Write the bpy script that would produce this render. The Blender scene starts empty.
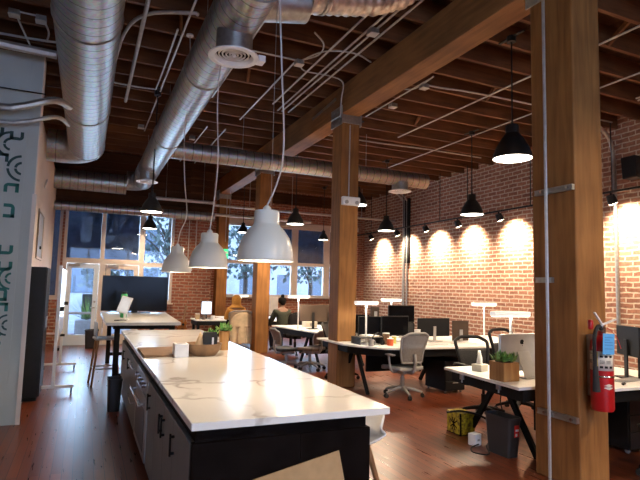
import bpy, bmesh, math, random
from mathutils import Vector, Matrix
random.seed(7)
PI = math.pi
D = bpy.data
SC = bpy.context.scene
COL = SC.collection

# ---------------------------------------------------------------- camera, world, exposure
cam_d = D.cameras.new('camera'); cam = D.objects.new('camera', cam_d); COL.objects.link(cam)
cam_d.sensor_width = 36; cam_d.lens = 29.25; cam_d.clip_start = .05; cam_d.clip_end = 300
_R = [(0.91142609, 0.06025957, 0.40702736), (-0.41071051, 0.07340358, 0.90880624), (0.024887, -0.99548013, 0.09165118)]
cam.matrix_world = Matrix(((_R[0][0], -_R[0][1], -_R[0][2], 0), (_R[1][0], -_R[1][1], -_R[1][2], 0),
                           (_R[2][0], -_R[2][1], -_R[2][2], 1.6), (0, 0, 0, 1)))
SC.camera = cam
SC.view_settings.view_transform = 'Standard'; SC.view_settings.look = 'None'
SC.view_settings.exposure = 0.6; SC.view_settings.gamma = 1.0; SC.view_settings.use_curve_mapping = False
W = D.worlds.new('world'); SC.world = W; W.use_nodes = True
wn = W.node_tree.nodes; wl = W.node_tree.links
bg = wn['Background']
_tc = wn.new('ShaderNodeTexCoord'); _nz = wn.new('ShaderNodeTexNoise'); _nz.inputs['Scale'].default_value = 2.5
_cr = wn.new('ShaderNodeValToRGB'); _cr.color_ramp.elements[0].position = .4; _cr.color_ramp.elements[1].position = .65
_cr.color_ramp.elements[0].color = (.36, .56, 1, 1); _cr.color_ramp.elements[1].color = (.75, .87, 1, 1)
wl.new(_tc.outputs['Generated'], _nz.inputs['Vector']); wl.new(_nz.outputs['Fac'], _cr.inputs['Fac']); wl.new(_cr.outputs['Color'], bg.inputs['Color'])
bg.inputs['Strength'].default_value = 4.5

def light(name, kind, loc, energy, color=(1, .8, .6), rot=(0, 0, 0), parent=None, **kw):
    l = D.lights.new(name, kind); l.energy = energy; l.color = color
    for k, v in kw.items(): setattr(l, k, v)
    o = D.objects.new(name, l); COL.objects.link(o); o.location = loc; o.rotation_euler = rot
    if parent: o.parent = parent
    return o
WARM = (1, .76, .54)
# unseen fill light added at the rear window, and daylight by the street windows
light('rear_fill', 'AREA', (1.2, -3.9, 2.3), 36, (1, .98, .94), rot=(math.radians(90), 0, 0), shape='RECTANGLE', size=6.5, size_y=2.6)
light('street_daylight', 'AREA', (.6, 15.1, 2.0), 160, (.62, .80, 1), rot=(math.radians(-90), 0, 0), shape='RECTANGLE', size=2.6, size_y=2.6)
light('street_daylight', 'AREA', (6.8, 18.3, 2.5), 200, (.62, .80, 1), rot=(math.radians(-90), 0, 0), shape='RECTANGLE', size=5.0, size_y=2.4)

# ---------------------------------------------------------------- materials
MATS = {}
def _new(name):
    m = D.materials.new(name); m.use_nodes = True
    return m, m.node_tree.nodes, m.node_tree.links, m.node_tree.nodes['Principled BSDF']
def mat(name, col, rough=.5, metal=0., var=.0, scale=8., bump=0., emit=None, es=0., stretch=(1, 1, 1), col2=None, spec=None, coat=0.):
    if name in MATS: return MATS[name]
    m, N, L, B = _new(name)
    B.inputs['Base Color'].default_value = (*col, 1); B.inputs['Roughness'].default_value = rough; B.inputs['Metallic'].default_value = metal
    if spec is not None: B.inputs['Specular IOR Level'].default_value = spec
    if coat: B.inputs['Coat Weight'].default_value = coat; B.inputs['Coat Roughness'].default_value = .15
    if emit: B.inputs['Emission Color'].default_value = (*emit, 1); B.inputs['Emission Strength'].default_value = es
    tc = N.new('ShaderNodeTexCoord'); mp = N.new('ShaderNodeMapping'); mp.inputs['Scale'].default_value = stretch
    nz = N.new('ShaderNodeTexNoise'); nz.inputs['Scale'].default_value = scale; nz.inputs['Detail'].default_value = 4
    L.new(tc.outputs['Object'], mp.inputs['Vector']); L.new(mp.outputs['Vector'], nz.inputs['Vector'])
    v = var if var else .06
    c2 = col2 or tuple(min(1, c * (1 + v)) for c in col); c1 = col if col2 else tuple(c * (1 - v) for c in col)
    rp = N.new('ShaderNodeValToRGB'); rp.color_ramp.elements[0].position = .35; rp.color_ramp.elements[1].position = .65
    rp.color_ramp.elements[0].color = (*c1, 1); rp.color_ramp.elements[1].color = (*c2, 1)
    L.new(nz.outputs['Fac'], rp.inputs['Fac']); L.new(rp.outputs['Color'], B.inputs['Base Color'])
    if bump:
        bp = N.new('ShaderNodeBump'); bp.inputs['Strength'].default_value = bump; bp.inputs['Distance'].default_value = .01
        L.new(nz.outputs['Fac'], bp.inputs['Height']); L.new(bp.outputs['Normal'], B.inputs['Normal'])
    MATS[name] = m; return m

def mat_brick(name, axis, cols, mortar, bw=.30, bh=.105, ms=.014):
    """axis 'yz' for a wall facing along X, 'xz' for a wall facing along Y"""
    m, N, L, B = _new(name)
    tc = N.new('ShaderNodeTexCoord'); sp = N.new('ShaderNodeSeparateXYZ'); cb = N.new('ShaderNodeCombineXYZ')
    L.new(tc.outputs['Object'], sp.inputs[0]); L.new(sp.outputs['Y' if axis == 'yz' else 'X'], cb.inputs['X']); L.new(sp.outputs['Z'], cb.inputs['Y'])
    wob = N.new('ShaderNodeTexNoise'); wob.inputs['Scale'].default_value = 5; L.new(cb.outputs[0], wob.inputs['Vector'])
    sc = N.new('ShaderNodeVectorMath'); sc.operation = 'MULTIPLY_ADD'; sc.inputs[1].default_value = (.07, .04, 0); L.new(wob.outputs['Color'], sc.inputs[0]); L.new(cb.outputs[0], sc.inputs[2])
    br = N.new('ShaderNodeTexBrick'); L.new(sc.outputs[0], br.inputs['Vector'])
    br.inputs['Scale'].default_value = 1; br.inputs['Brick Width'].default_value = bw; br.inputs['Row Height'].default_value = bh
    br.inputs['Mortar Size'].default_value = ms; br.inputs['Mortar Smooth'].default_value = .35; br.inputs['Bias'].default_value = -.2
    br.inputs['Color1'].default_value = (*cols[0], 1); br.inputs['Color2'].default_value = (*cols[1], 1); br.inputs['Mortar'].default_value = (*mortar, 1)
    nz = N.new('ShaderNodeTexNoise'); nz.inputs['Scale'].default_value = 14; nz.inputs['Detail'].default_value = 6; L.new(cb.outputs[0], nz.inputs['Vector'])
    n2 = N.new('ShaderNodeTexNoise'); n2.inputs['Scale'].default_value = .9; n2.inputs['Detail'].default_value = 3; L.new(cb.outputs[0], n2.inputs['Vector'])
    mx = N.new('ShaderNodeMix'); mx.data_type = 'RGBA'; mx.blend_type = 'OVERLAY'; mx.inputs['Factor'].default_value = .55
    L.new(br.outputs['Color'], mx.inputs[6]); L.new(nz.outputs['Fac'], mx.inputs[7])
    m2 = N.new('ShaderNodeMix'); m2.data_type = 'RGBA'; m2.blend_type = 'OVERLAY'; m2.inputs['Factor'].default_value = .3
    L.new(mx.outputs[2], m2.inputs[6]); L.new(n2.outputs['Fac'], m2.inputs[7]); L.new(m2.outputs[2], B.inputs['Base Color'])
    B.inputs['Roughness'].default_value = .9
    bp = N.new('ShaderNodeBump'); bp.inputs['Strength'].default_value = .7; bp.inputs['Distance'].default_value = .02; bp.invert = True
    ad = N.new('ShaderNodeMath'); ad.operation = 'MULTIPLY_ADD'; ad.inputs[1].default_value = -.4; L.new(nz.outputs['Fac'], ad.inputs[0]); L.new(br.outputs['Fac'], ad.inputs[2])
    L.new(ad.outputs[0], bp.inputs['Height']); L.new(bp.outputs['Normal'], B.inputs['Normal'])
    return m

def mat_planks(name, c1, c2, gap, width, length, rough, along='y', bump=.25, spec=.5, rvar=.15):
    m, N, L, B = _new(name)
    tc = N.new('ShaderNodeTexCoord'); sp = N.new('ShaderNodeSeparateXYZ'); cb = N.new('ShaderNodeCombineXYZ')
    L.new(tc.outputs['Object'], sp.inputs[0])
    a, b = ('Y', 'X') if along == 'y' else ('X', 'Y')
    L.new(sp.outputs[a], cb.inputs['X']); L.new(sp.outputs[b], cb.inputs['Y'])
    br = N.new('ShaderNodeTexBrick'); L.new(cb.outputs[0], br.inputs['Vector'])
    br.offset = .37; br.offset_frequency = 2
    br.inputs['Scale'].default_value = 1; br.inputs['Brick Width'].default_value = length; br.inputs['Row Height'].default_value = width
    br.inputs['Mortar Size'].default_value = .0025; br.inputs['Mortar Smooth'].default_value = .2
    br.inputs['Color1'].default_value = (*c1, 1); br.inputs['Color2'].default_value = (*c2, 1); br.inputs['Mortar'].default_value = (*gap, 1)
    mp = N.new('ShaderNodeMapping'); mp.inputs['Scale'].default_value = (1.6, 22, 1); L.new(cb.outputs[0], mp.inputs['Vector'])
    nz = N.new('ShaderNodeTexNoise'); nz.inputs['Scale'].default_value = 1.5; nz.inputs['Detail'].default_value = 6; L.new(mp.outputs[0], nz.inputs['Vector'])
    n2 = N.new('ShaderNodeTexNoise'); n2.inputs['Scale'].default_value = .7; n2.inputs['Detail'].default_value = 2; L.new(cb.outputs[0], n2.inputs['Vector'])
    mx = N.new('ShaderNodeMix'); mx.data_type = 'RGBA'; mx.blend_type = 'OVERLAY'; mx.inputs['Factor'].default_value = .6
    L.new(br.outputs['Color'], mx.inputs[6]); L.new(nz.outputs['Fac'], mx.inputs[7])
    m2 = N.new('ShaderNodeMix'); m2.data_type = 'RGBA'; m2.blend_type = 'OVERLAY'; m2.inputs['Factor'].default_value = .25
    L.new(mx.outputs[2], m2.inputs[6]); L.new(n2.outputs['Fac'], m2.inputs[7]); L.new(m2.outputs[2], B.inputs['Base Color'])
    rr = N.new('ShaderNodeMapRange'); rr.inputs['To Min'].default_value = rough - rvar; rr.inputs['To Max'].default_value = rough + rvar
    L.new(nz.outputs['Fac'], rr.inputs['Value']); L.new(rr.outputs[0], B.inputs['Roughness'])
    B.inputs['Specular IOR Level'].default_value = spec
    bp = N.new('ShaderNodeBump'); bp.inputs['Strength'].default_value = bump; bp.inputs['Distance'].default_value = .004; bp.invert = True
    ad = N.new('ShaderNodeMath'); ad.operation = 'MULTIPLY_ADD'; ad.inputs[1].default_value = -.5; L.new(nz.outputs['Fac'], ad.inputs[0]); L.new(br.outputs['Fac'], ad.inputs[2])
    L.new(ad.outputs[0], bp.inputs['Height']); L.new(bp.outputs['Normal'], B.inputs['Normal'])
    return m

def mat_timber(name, c1, c2, axis='z', rough=.7, spec=.3):
    m, N, L, B = _new(name)
    s = {'x': (1.2, 14, 14), 'y': (14, 1.2, 14), 'z': (14, 14, 1.2)}[axis]
    tc = N.new('ShaderNodeTexCoord'); mp = N.new('ShaderNodeMapping'); mp.inputs['Scale'].default_value = s; L.new(tc.outputs['Object'], mp.inputs['Vector'])
    nz = N.new('ShaderNodeTexNoise'); nz.inputs['Scale'].default_value = 1.3; nz.inputs['Detail'].default_value = 7; nz.inputs['Distortion'].default_value = .6; L.new(mp.outputs[0], nz.inputs['Vector'])
    n2 = N.new('ShaderNodeTexNoise'); n2.inputs['Scale'].default_value = 1.7; L.new(tc.outputs['Object'], n2.inputs['Vector'])
    ad = N.new('ShaderNodeMath'); ad.operation = 'MULTIPLY_ADD'; ad.inputs[1].default_value = .5; L.new(n2.outputs['Fac'], ad.inputs[0]); 
    hf = N.new('ShaderNodeMath'); hf.operation = 'MULTIPLY'; hf.inputs[1].default_value = .5; L.new(nz.outputs['Fac'], hf.inputs[0]); L.new(hf.outputs[0], ad.inputs[2])
    rp = N.new('ShaderNodeValToRGB'); rp.color_ramp.elements[0].position = .38; rp.color_ramp.elements[1].position = .62
    rp.color_ramp.elements[0].color = (*c1, 1); rp.color_ramp.elements[1].color = (*c2, 1)
    L.new(ad.outputs[0], rp.inputs['Fac']); L.new(rp.outputs['Color'], B.inputs['Base Color'])
    B.inputs['Roughness'].default_value = rough; B.inputs['Specular IOR Level'].default_value = spec
    bp = N.new('ShaderNodeBump'); bp.inputs['Strength'].default_value = .3; bp.inputs['Distance'].default_value = .006
    L.new(nz.outputs['Fac'], bp.inputs['Height']); L.new(bp.outputs['Normal'], B.inputs['Normal'])
    return m

def mat_duct(name, axis, pitch=.16, col=(.50, .50, .49), rough=.3, straight=False):
    """galvanised spiral duct: object origin lies on the duct's axis"""
    m, N, L, B = _new(name)
    tc = N.new('ShaderNodeTexCoord'); sp = N.new('ShaderNodeSeparateXYZ'); L.new(tc.outputs['Object'], sp.inputs[0])
    u, a, b = (('Y', 'X', 'Z') if axis == 'y' else ('X', 'Y', 'Z'))
    at = N.new('ShaderNodeMath'); at.operation = 'ARCTAN2'; L.new(sp.outputs[a], at.inputs[0]); L.new(sp.outputs[b], at.inputs[1])
    dv = N.new('ShaderNodeMath'); dv.operation = 'MULTIPLY'; dv.inputs[1].default_value = 0 if straight else 1 / (2 * PI); L.new(at.outputs[0], dv.inputs[0])
    ml = N.new('ShaderNodeMath'); ml.operation = 'MULTIPLY_ADD'; ml.inputs[1].default_value = 1 / pitch; L.new(sp.outputs[u], ml.inputs[0]); L.new(dv.outputs[0], ml.inputs[2])
    fr = N.new('ShaderNodeMath'); fr.operation = 'FRACT'; L.new(ml.outputs[0], fr.inputs[0])
    pg = N.new('ShaderNodeMath'); pg.operation = 'PINGPONG'; pg.inputs[1].default_value = .5; L.new(fr.outputs[0], pg.inputs[0])
    rp = N.new('ShaderNodeValToRGB'); rp.color_ramp.elements[0].position = .02; rp.color_ramp.elements[1].position = .07
    dk = tuple(c * .42 for c in col)
    rp.color_ramp.elements[0].color = (*dk, 1); rp.color_ramp.elements[1].color = (*col, 1); L.new(pg.outputs[0], rp.inputs['Fac'])
    vo = N.new('ShaderNodeTexVoronoi'); vo.inputs['Scale'].default_value = 30; L.new(tc.outputs['Object'], vo.inputs['Vector'])
    mx = N.new('ShaderNodeMix'); mx.data_type = 'RGBA'; mx.blend_type = 'OVERLAY'; mx.inputs['Factor'].default_value = .18
    L.new(rp.outputs['Color'], mx.inputs[6]); L.new(vo.outputs['Color'], mx.inputs[7]); L.new(mx.outputs[2], B.inputs['Base Color'])
    B.inputs['Metallic'].default_value = .9; B.inputs['Roughness'].default_value = rough
    n2 = N.new('ShaderNodeTexNoise'); n2.inputs['Scale'].default_value = 4; L.new(tc.outputs['Object'], n2.inputs['Vector'])
    ad = N.new('ShaderNodeMath'); ad.operation = 'MULTIPLY_ADD'; ad.inputs[1].default_value = 1.2; L.new(n2.outputs['Fac'], ad.inputs[0]); L.new(rp.outputs['Color'], ad.inputs[2])
    bp = N.new('ShaderNodeBump'); bp.inputs['Strength'].default_value = .5; bp.inputs['Distance'].default_value = .012; L.new(ad.outputs[0], bp.inputs['Height']); L.new(bp.outputs['Normal'], B.inputs['Normal'])
    return m

def mat_glass(name, tint=(1, 1, 1), refl=.1):
    m = D.materials.new(name); m.use_nodes = True; N = m.node_tree.nodes; L = m.node_tree.links
    N.remove(N['Principled BSDF'])
    t = N.new('ShaderNodeBsdfTransparent'); t.inputs[0].default_value = (*tint, 1)
    g = N.new('ShaderNodeBsdfGlossy'); g.inputs['Roughness'].default_value = .03
    fz = N.new('ShaderNodeFresnel'); fz.inputs['IOR'].default_value = 1.45
    x = N.new('ShaderNodeMixShader'); L.new(fz.outputs[0], x.inputs[0]); L.new(t.outputs[0], x.inputs[1]); L.new(g.outputs[0], x.inputs[2])
    L.new(x.outputs[0], N['Material Output'].inputs['Surface']); return m

def mat_marble(name):
    m, N, L, B = _new(name)
    tc = N.new('ShaderNodeTexCoord'); n1 = N.new('ShaderNodeTexNoise'); n1.inputs['Scale'].default_value = 1.6; n1.inputs['Detail'].default_value = 5
    L.new(tc.outputs['Object'], n1.inputs['Vector'])
    va = N.new('ShaderNodeVectorMath'); va.operation = 'MULTIPLY_ADD'; va.inputs[1].default_value = (.9, .9, .9); L.new(n1.outputs['Color'], va.inputs[0]); L.new(tc.outputs['Object'], va.inputs[2])
    vo = N.new('ShaderNodeTexVoronoi'); vo.feature = 'DISTANCE_TO_EDGE'; vo.inputs['Scale'].default_value = 1.15; L.new(va.outputs[0], vo.inputs['Vector'])
    rp = N.new('ShaderNodeValToRGB'); rp.color_ramp.elements[0].position = 0; rp.color_ramp.elements[1].position = .035
    rp.color_ramp.elements[0].color = (0, 0, 0, 1); rp.color_ramp.elements[1].color = (1, 1, 1, 1); L.new(vo.outputs['Distance'], rp.inputs['Fac'])
    n3 = N.new('ShaderNodeTexNoise'); n3.inputs['Scale'].default_value = 1.3; L.new(tc.outputs['Object'], n3.inputs['Vector'])
    r3 = N.new('ShaderNodeValToRGB'); r3.color_ramp.elements[0].position = .47; r3.color_ramp.elements[1].position = .6; L.new(n3.outputs['Fac'], r3.inputs['Fac'])
    mxf = N.new('ShaderNodeMath'); mxf.operation = 'MAXIMUM'; L.new(rp.outputs['Color'], mxf.inputs[0]); L.new(r3.outputs['Color'], mxf.inputs[1])
    mx = N.new('ShaderNodeMix'); mx.data_type = 'RGBA'; mx.inputs[6].default_value = (.40, .38, .34, 1); mx.inputs[7].default_value = (.76, .76, .72, 1)
    L.new(mxf.outputs[0], mx.inputs['Factor']); L.new(mx.outputs[2], B.inputs['Base Color'])
    B.inputs['Roughness'].default_value = .17; B.inputs['Specular IOR Level'].default_value = .6
    return m

M = dict(
    floor=mat_planks('floor_planks', (.115, .026, .010), (.215, .056, .022), (.012, .004, .002), .082, 1.9, .30, 'y', bump=.12, spec=.5, rvar=.08),
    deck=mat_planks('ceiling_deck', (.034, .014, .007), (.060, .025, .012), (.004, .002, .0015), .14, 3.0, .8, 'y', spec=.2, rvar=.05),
    brickx=mat_brick('brick_right', 'yz', ((.36, .17, .11), (.22, .095, .062)), (.56, .46, .36), ms=.017),
    bricky=mat_brick('brick_back', 'xz', ((.30, .095, .05), (.19, .06, .035)), (.34, .24, .17), .24, .085),
    column=mat_timber('column_wood', (.19, .082, .022), (.34, .155, .045), 'z'),
    beam=mat_timber('beam_wood', (.17, .080, .028), (.28, .135, .048), 'y'),
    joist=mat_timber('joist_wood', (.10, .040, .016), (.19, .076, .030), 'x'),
    duct=mat_duct('duct_spiral_y', 'y', .17, (.40, .40, .385), rough=.40), ductx=mat_duct('duct_spiral_x', 'x', .17, (.42, .40, .36), .40, True),
    steel=mat('galvanised_steel', (.42, .42, .40), .38, .9, .12, 20), conduit=mat('conduit_steel', (.50, .47, .43), .45, .55, .1, 20),
    chrome=mat('polished_steel', (.62, .62, .62), .22, 1.), stainless=mat('stainless', (.42, .41, .40), .32, .9, .08, 6),
    drywall=mat('drywall_grey', (.40, .43, .40), .75, 0, .04, 2), cream=mat('drywall_cream', (.70, .58, .47), .75, 0, .04, 2),
    frame=mat('window_frame_paint', (.62, .53, .45), .55, 0, .04, 4), doorwhite=mat('door_white_paint', (.72, .82, .90), .45, 0, .03, 4),
    teal=mat('teal_paint', (.010, .135, .115), .6), deep=mat('dark_teal_paint', (.012, .055, .055), .6),
    marble=mat_marble('marble_top'), black=mat('black_matte', (.010, .010, .010), .6, spec=.12), blackg=mat('black_gloss', (.006, .006, .007), .3, spec=.25),
    blackp=mat('black_plastic', (.014, .014, .015), .45, spec=.2), blackmesh=mat('black_mesh_fabric', (.016, .016, .018), .75, 0, .3, 60, .3),
    darkwood=mat('espresso_board', (.006, .004, .0035), .6, 0, .3, 6, spec=.04), joist_standin=mat_planks('dark_boards', (.045, .018, .008), (.085, .034, .015), (.004, .002, .001), .16, 4.0, .8, 'x', spec=.1, rvar=.05), graycab=mat('grey_cabinet', (.17, .18, .175), .45, 0, .05, 5),
    white=mat('white_laminate', (.84, .82, .77), .35), whitep=mat('white_plastic', (.80, .80, .78), .4), whiteshade=mat('white_enamel', (.72, .73, .65), .28, 0, .02),
    blackshade=mat('black_enamel', (.014, .015, .015), .45), silver=mat('silver_aluminium', (.52, .51, .50), .38, .55),
    greymesh=mat('grey_mesh_fabric', (.27, .24, .21), .8, 0, .15, 70, .3), greyp=mat('grey_plastic', (.34, .33, .31), .42), taupe=mat('taupe_fabric', (.17, .13, .11), .85, 0, .2, 30, .3),
    red=mat('red_enamel', (.42, .008, .012), .28, coat=.5), blue=mat('blue_tag_card', (.10, .38, .74), .6), gold=mat('gold_label', (.62, .44, .08), .5),
    label=mat('label_paper', (.66, .62, .52), .6), woodpot=mat_timber('pot_wood', (.30, .14, .045), (.50, .27, .09), 'z', .6),
    boardwood=mat('butcher_wood', (.22, .13, .07), .85, 0, .2, 9, 0, stretch=(1, 8, 1)), bowlwood=mat('bowl_wood', (.22, .12, .055), .45, 0, .3, 9),
    stoolwood=mat_timber('stool_wood', (.20, .09, .035), (.34, .17, .07), 'z', .5), leaf=mat('leaf_green', (.06, .19, .03), .5, 0, .5, 30), leaf2=mat('leaf_pale', (.17, .30, .07), .5, 0, .3, 30),
    paper=mat('kraft_paper', (.52, .38, .22), .85, 0, .15, 12), cardboard=mat('cardboard', (.42, .27, .13), .85, 0, .06, 20), soil=mat('soil', (.03, .02, .012), .95),
    yellow=mat('yellow_print', (.62, .50, .02), .5, 0, .5, 26, col2=(.10, .06, .01)), brownback=mat('brown_monitor_back', (.060, .036, .022), .5), screen=mat('screen_black', (.004, .004, .005), .14, spec=.12),
    lit=mat('lit_screen', (.1, .1, .1), .3, emit=(.80, .88, 1), es=1.5), bulb=mat('bulb_glow', (1, .9, .8), .3, emit=(1, .80, .58), es=14.), disc=mat('diffuser_glow', (1, .95, .9), .3, emit=(1, .90, .76), es=7.),
    led=mat('led_bar_glow', (1, 1, .95), .3, emit=(1, .95, .84), es=2.4), exitg=mat('exit_green', (.02, .3, .1), .5, emit=(.05, .9, .35), es=.7),
    skin=mat('skin', (.42, .24, .16), .5), skin2=mat('skin_brown', (.20, .10, .06), .5), hair=mat('black_hair', (.006, .005, .005), .8, 0, .4, 60, .4, spec=.1), mustard=mat('mustard_fleece', (.62, .30, .06), .9, 0, .12, 40, .3),
    olive=mat('olive_cloth', (.026, .030, .018), .85, 0, .2, 30, .2), jean=mat('dark_jeans', (.03, .04, .07), .85, 0, .2, 30), coat=mat('beige_coat', (.56, .43, .27), .9, 0, .12, 9, .5),
    orange=mat('orange_plastic', (.60, .10, .03), .5), rubber=mat('rubber', (.02, .02, .02), .8), cord=mat('white_cord', (.55, .52, .47), .5), shade=mat('window_screen_cloth', (.055, .070, .11), .8, 0, .3, 5),
    concrete=mat('pavement', (.30, .31, .33), .85, 0, .15, 3), facade=mat('facade_stone', (.42, .43, .45), .85, 0, .12, 1.5), facadeg=mat('facade_glass', (.10, .13, .17), .15), leafo=mat('street_leaf', (.10, .14, .12), .6, 0, .3, 6), ledhead=mat('led_head_glow', (.9, .9, .85), .4, emit=(1, .95, .85), es=.35), bark=mat('bark', (.09, .07, .055), .9, 0, .4, 12, .6),
    guitar=mat('guitar_wood', (.26, .09, .02), .25, 0, .3, 5), glass=mat_glass('window_glass', (.86, .93, 1)), clearboard=mat('whiteboard_sheet', (.60, .60, .62), .2), greybin=mat('bin_plastic', (.03, .03, .032), .5), bluec=mat('pale_blue_seat', (.36, .46, .60), .5),
)
# shades let a little daylight through

def _sheer(m, a):
    N = m.node_tree.nodes; L = m.node_tree.links; b = N['Principled BSDF']; t = N.new('ShaderNodeBsdfTransparent'); t.inputs[0].default_value = (.75, .85, 1, 1)
    x = N.new('ShaderNodeMixShader'); x.inputs[0].default_value = a; L.new(b.outputs[0], x.inputs[1]); L.new(t.outputs[0], x.inputs[2]); L.new(x.outputs[0], N['Material Output'].inputs['Surface'])
_sheer(M['shade'], .16); _sheer(M['greymesh'], .30)

# ---------------------------------------------------------------- mesh helpers
class MB:
    def __init__(s): s.v = []; s.f = []
    def add(s, vs, fs):
        n = len(s.v); s.v += [tuple(v) for v in vs]; s.f += [tuple(i + n for i in f) for f in fs]; return s
    def box(s, x0, x1, y0, y1, z0, z1, mx=None):
        vs = [Vector((x, y, z)) for z in (z0, z1) for y in (y0, y1) for x in (x0, x1)]
        if mx: vs = [mx @ v for v in vs]
        return s.add(vs, [(0, 2, 3, 1), (4, 5, 7, 6), (0, 1, 5, 4), (2, 6, 7, 3), (0, 4, 6, 2), (1, 3, 7, 5)])
    def bar(s, p0, p1, w, h, up=(0, 0, 1)):
        p0, p1 = Vector(p0), Vector(p1); d = (p1 - p0).normalized(); u = Vector(up)
        if abs(d.dot(u)) > .98: u = Vector((0, 1, 0))
        sx = d.cross(u).normalized() * w / 2; sy = sx.cross(d).normalized() * h / 2
        vs = [p + a * sx + b * sy for p in (p0, p1) for a, b in ((-1, -1), (1, -1), (1, 1), (-1, 1))]
        return s.add(vs, [(0, 1, 2, 3), (7, 6, 5, 4), (0, 4, 5, 1), (1, 5, 6, 2), (2, 6, 7, 3), (3, 7, 4, 0)])
    def cyl(s, p0, p1, r0, r1=None, n=20, caps=True):
        if r1 is None: r1 = r0
        p0, p1 = Vector(p0), Vector(p1); d = (p1 - p0).normalized(); u = Vector((0, 0, 1)) if abs(d.z) < .95 else Vector((1, 0, 0))
        a = d.cross(u).normalized(); b = d.cross(a)
        vs = []
        for p, r in ((p0, r0), (p1, r1)):
            vs += [p + (a * math.cos(2 * PI * i / n) + b * math.sin(2 * PI * i / n)) * r for i in range(n)]
        fs = [(i, (i + 1) % n, n + (i + 1) % n, n + i) for i in range(n)]
        if caps: fs += [tuple(range(n))[::-1], tuple(range(n, 2 * n))]
        return s.add(vs, fs)
    def lathe(s, prof, c=(0, 0, 0), n=28, mx=None, sx=1, sy=1):
        vs = []; c = Vector(c)
        for r, z in prof:
            for i in range(n):
                v = Vector((max(r, 1e-4) * math.cos(2 * PI * i / n) * sx, max(r, 1e-4) * math.sin(2 * PI * i / n) * sy, z))
                if mx: v = mx @ v
                vs.append(v + c)
        fs = [(k * n + i, k * n + (i + 1) % n, (k + 1) * n + (i + 1) % n, (k + 1) * n + i) for k in range(len(prof) - 1) for i in range(n)]
        return s.add(vs, fs)
    def tube(s, pts, r, n=8, sub=6, caps=True, rs=None):
        P = [Vector(p) for p in pts]
        if len(P) > 2 and sub > 1:
            Q = []; RR = []
            for i in range(len(P) - 1):
                a = P[max(i - 1, 0)]; b = P[i]; c = P[i + 1]; d = P[min(i + 2, len(P) - 1)]
                for k in range(sub):
                    t = k / sub
                    Q.append(.5 * ((2 * b) + (c - a) * t + (2 * a - 5 * b + 4 * c - d) * t * t + (-a + 3 * b - 3 * c + d) * t ** 3))
                    if rs: RR.append(rs[i] * (1 - t) + rs[i + 1] * t)
            Q.append(P[-1]); P = Q
            if rs: RR.append(rs[-1]); rs = RR
        N = len(P); vs = []; prev = None
        for i in range(N):
            d = (P[min(i + 1, N - 1)] - P[max(i - 1, 0)]).normalized()
            if prev is None: u = Vector((0, 0, 1)) if abs(d.z) < .9 else Vector((1, 0, 0)); a = d.cross(u).normalized()
            else: a = (prev - d * prev.dot(d)).normalized()
            prev = a; b = d.cross(a); rr = rs[i] if rs else r
            vs += [P[i] + (a * math.cos(2 * PI * j / n) + b * math.sin(2 * PI * j / n)) * rr for j in range(n)]
        fs = [(i * n + j, i * n + (j + 1) % n, (i + 1) * n + (j + 1) % n, (i + 1) * n + j) for i in range(N - 1) for j in range(n)]
        if caps: fs += [tuple(range(n))[::-1], tuple(range((N - 1) * n, N * n))]
        return s.add(vs, fs)
    def prism(s, poly, lo, hi, ax='z', mx=None):
        def m(p, h):
            v = Vector({'z': (p[0], p[1], h), 'y': (p[0], h, p[1]), 'x': (h, p[0], p[1])}[ax])
            return mx @ v if mx else v
        n = len(poly)
        return s.add([m(p, lo) for p in poly] + [m(p, hi) for p in poly], [tuple(range(n))[::-1], tuple(range(n, 2 * n))] + [(i, (i + 1) % n, n + (i + 1) % n, n + i) for i in range(n)])
    def ell(s, c, rx, ry, rz, nu=16, nv=10, mx=None):
        pr = [(math.sin(PI * k / nv), -math.cos(PI * k / nv)) for k in range(nv + 1)]
        m = Matrix.Diagonal((rx, ry, rz)).to_3x3()
        if mx: m = mx.to_3x3() @ m
        return s.lathe(pr, c, nu, m)
    def sheet(s, grid, th=0):
        nu = len(grid); nv = len(grid[0])
        return s.add([v for r in grid for v in r], [(i * nv + j, i * nv + j + 1, (i + 1) * nv + j + 1, (i + 1) * nv + j) for i in range(nu - 1) for j in range(nv - 1)])
    def build(s, name, m, parent=None, bevel=0, smooth=True, solid=0, sub=0, loc=None, ang=35, **props):
        me = D.meshes.new(name); me.from_pydata(s.v, [], s.f); bm = bmesh.new(); bm.from_mesh(me)
        bmesh.ops.remove_doubles(bm, verts=bm.verts, dist=1e-5)
        bmesh.ops.recalc_face_normals(bm, faces=bm.faces)
        if smooth:
            for f in bm.faces: f.smooth = True
            for e in bm.edges:
                if len(e.link_faces) == 2 and e.calc_face_angle(0) > math.radians(ang): e.smooth = False
        bm.to_mesh(me); bm.free(); me.materials.append(m if not isinstance(m, str) else M[m])
        o = D.objects.new(name, me); COL.objects.link(o)
        if loc: o.location = loc
        if parent: o.parent = parent
        if solid: md = o.modifiers.new('solid', 'SOLIDIFY'); md.thickness = solid; md.offset = 0
        if bevel:
            md = o.modifiers.new('bevel', 'BEVEL'); md.width = bevel; md.segments = 2; md.limit_method = 'ANGLE'; md.angle_limit = math.radians(40)
        if sub: md = o.modifiers.new('sub', 'SUBSURF'); md.levels = sub; md.render_levels = sub
        for k, v in props.items(): o[k] = v
        return o
def tag(o, label=None, cat=None, group=None, kind=None):
    if label: o['label'] = label
    if cat: o['category'] = cat
    if group: o['group'] = group
    if kind: o['kind'] = kind
    return o
def thing(name, label, cat, loc=(0, 0, 0), rz=0., group=None, rx=0., ry=0.):
    o = D.objects.new(name, None); COL.objects.link(o); o.location = loc; o.rotation_euler = (rx, ry, rz); o.empty_display_size = .1
    return tag(o, label, cat, group)
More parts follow.
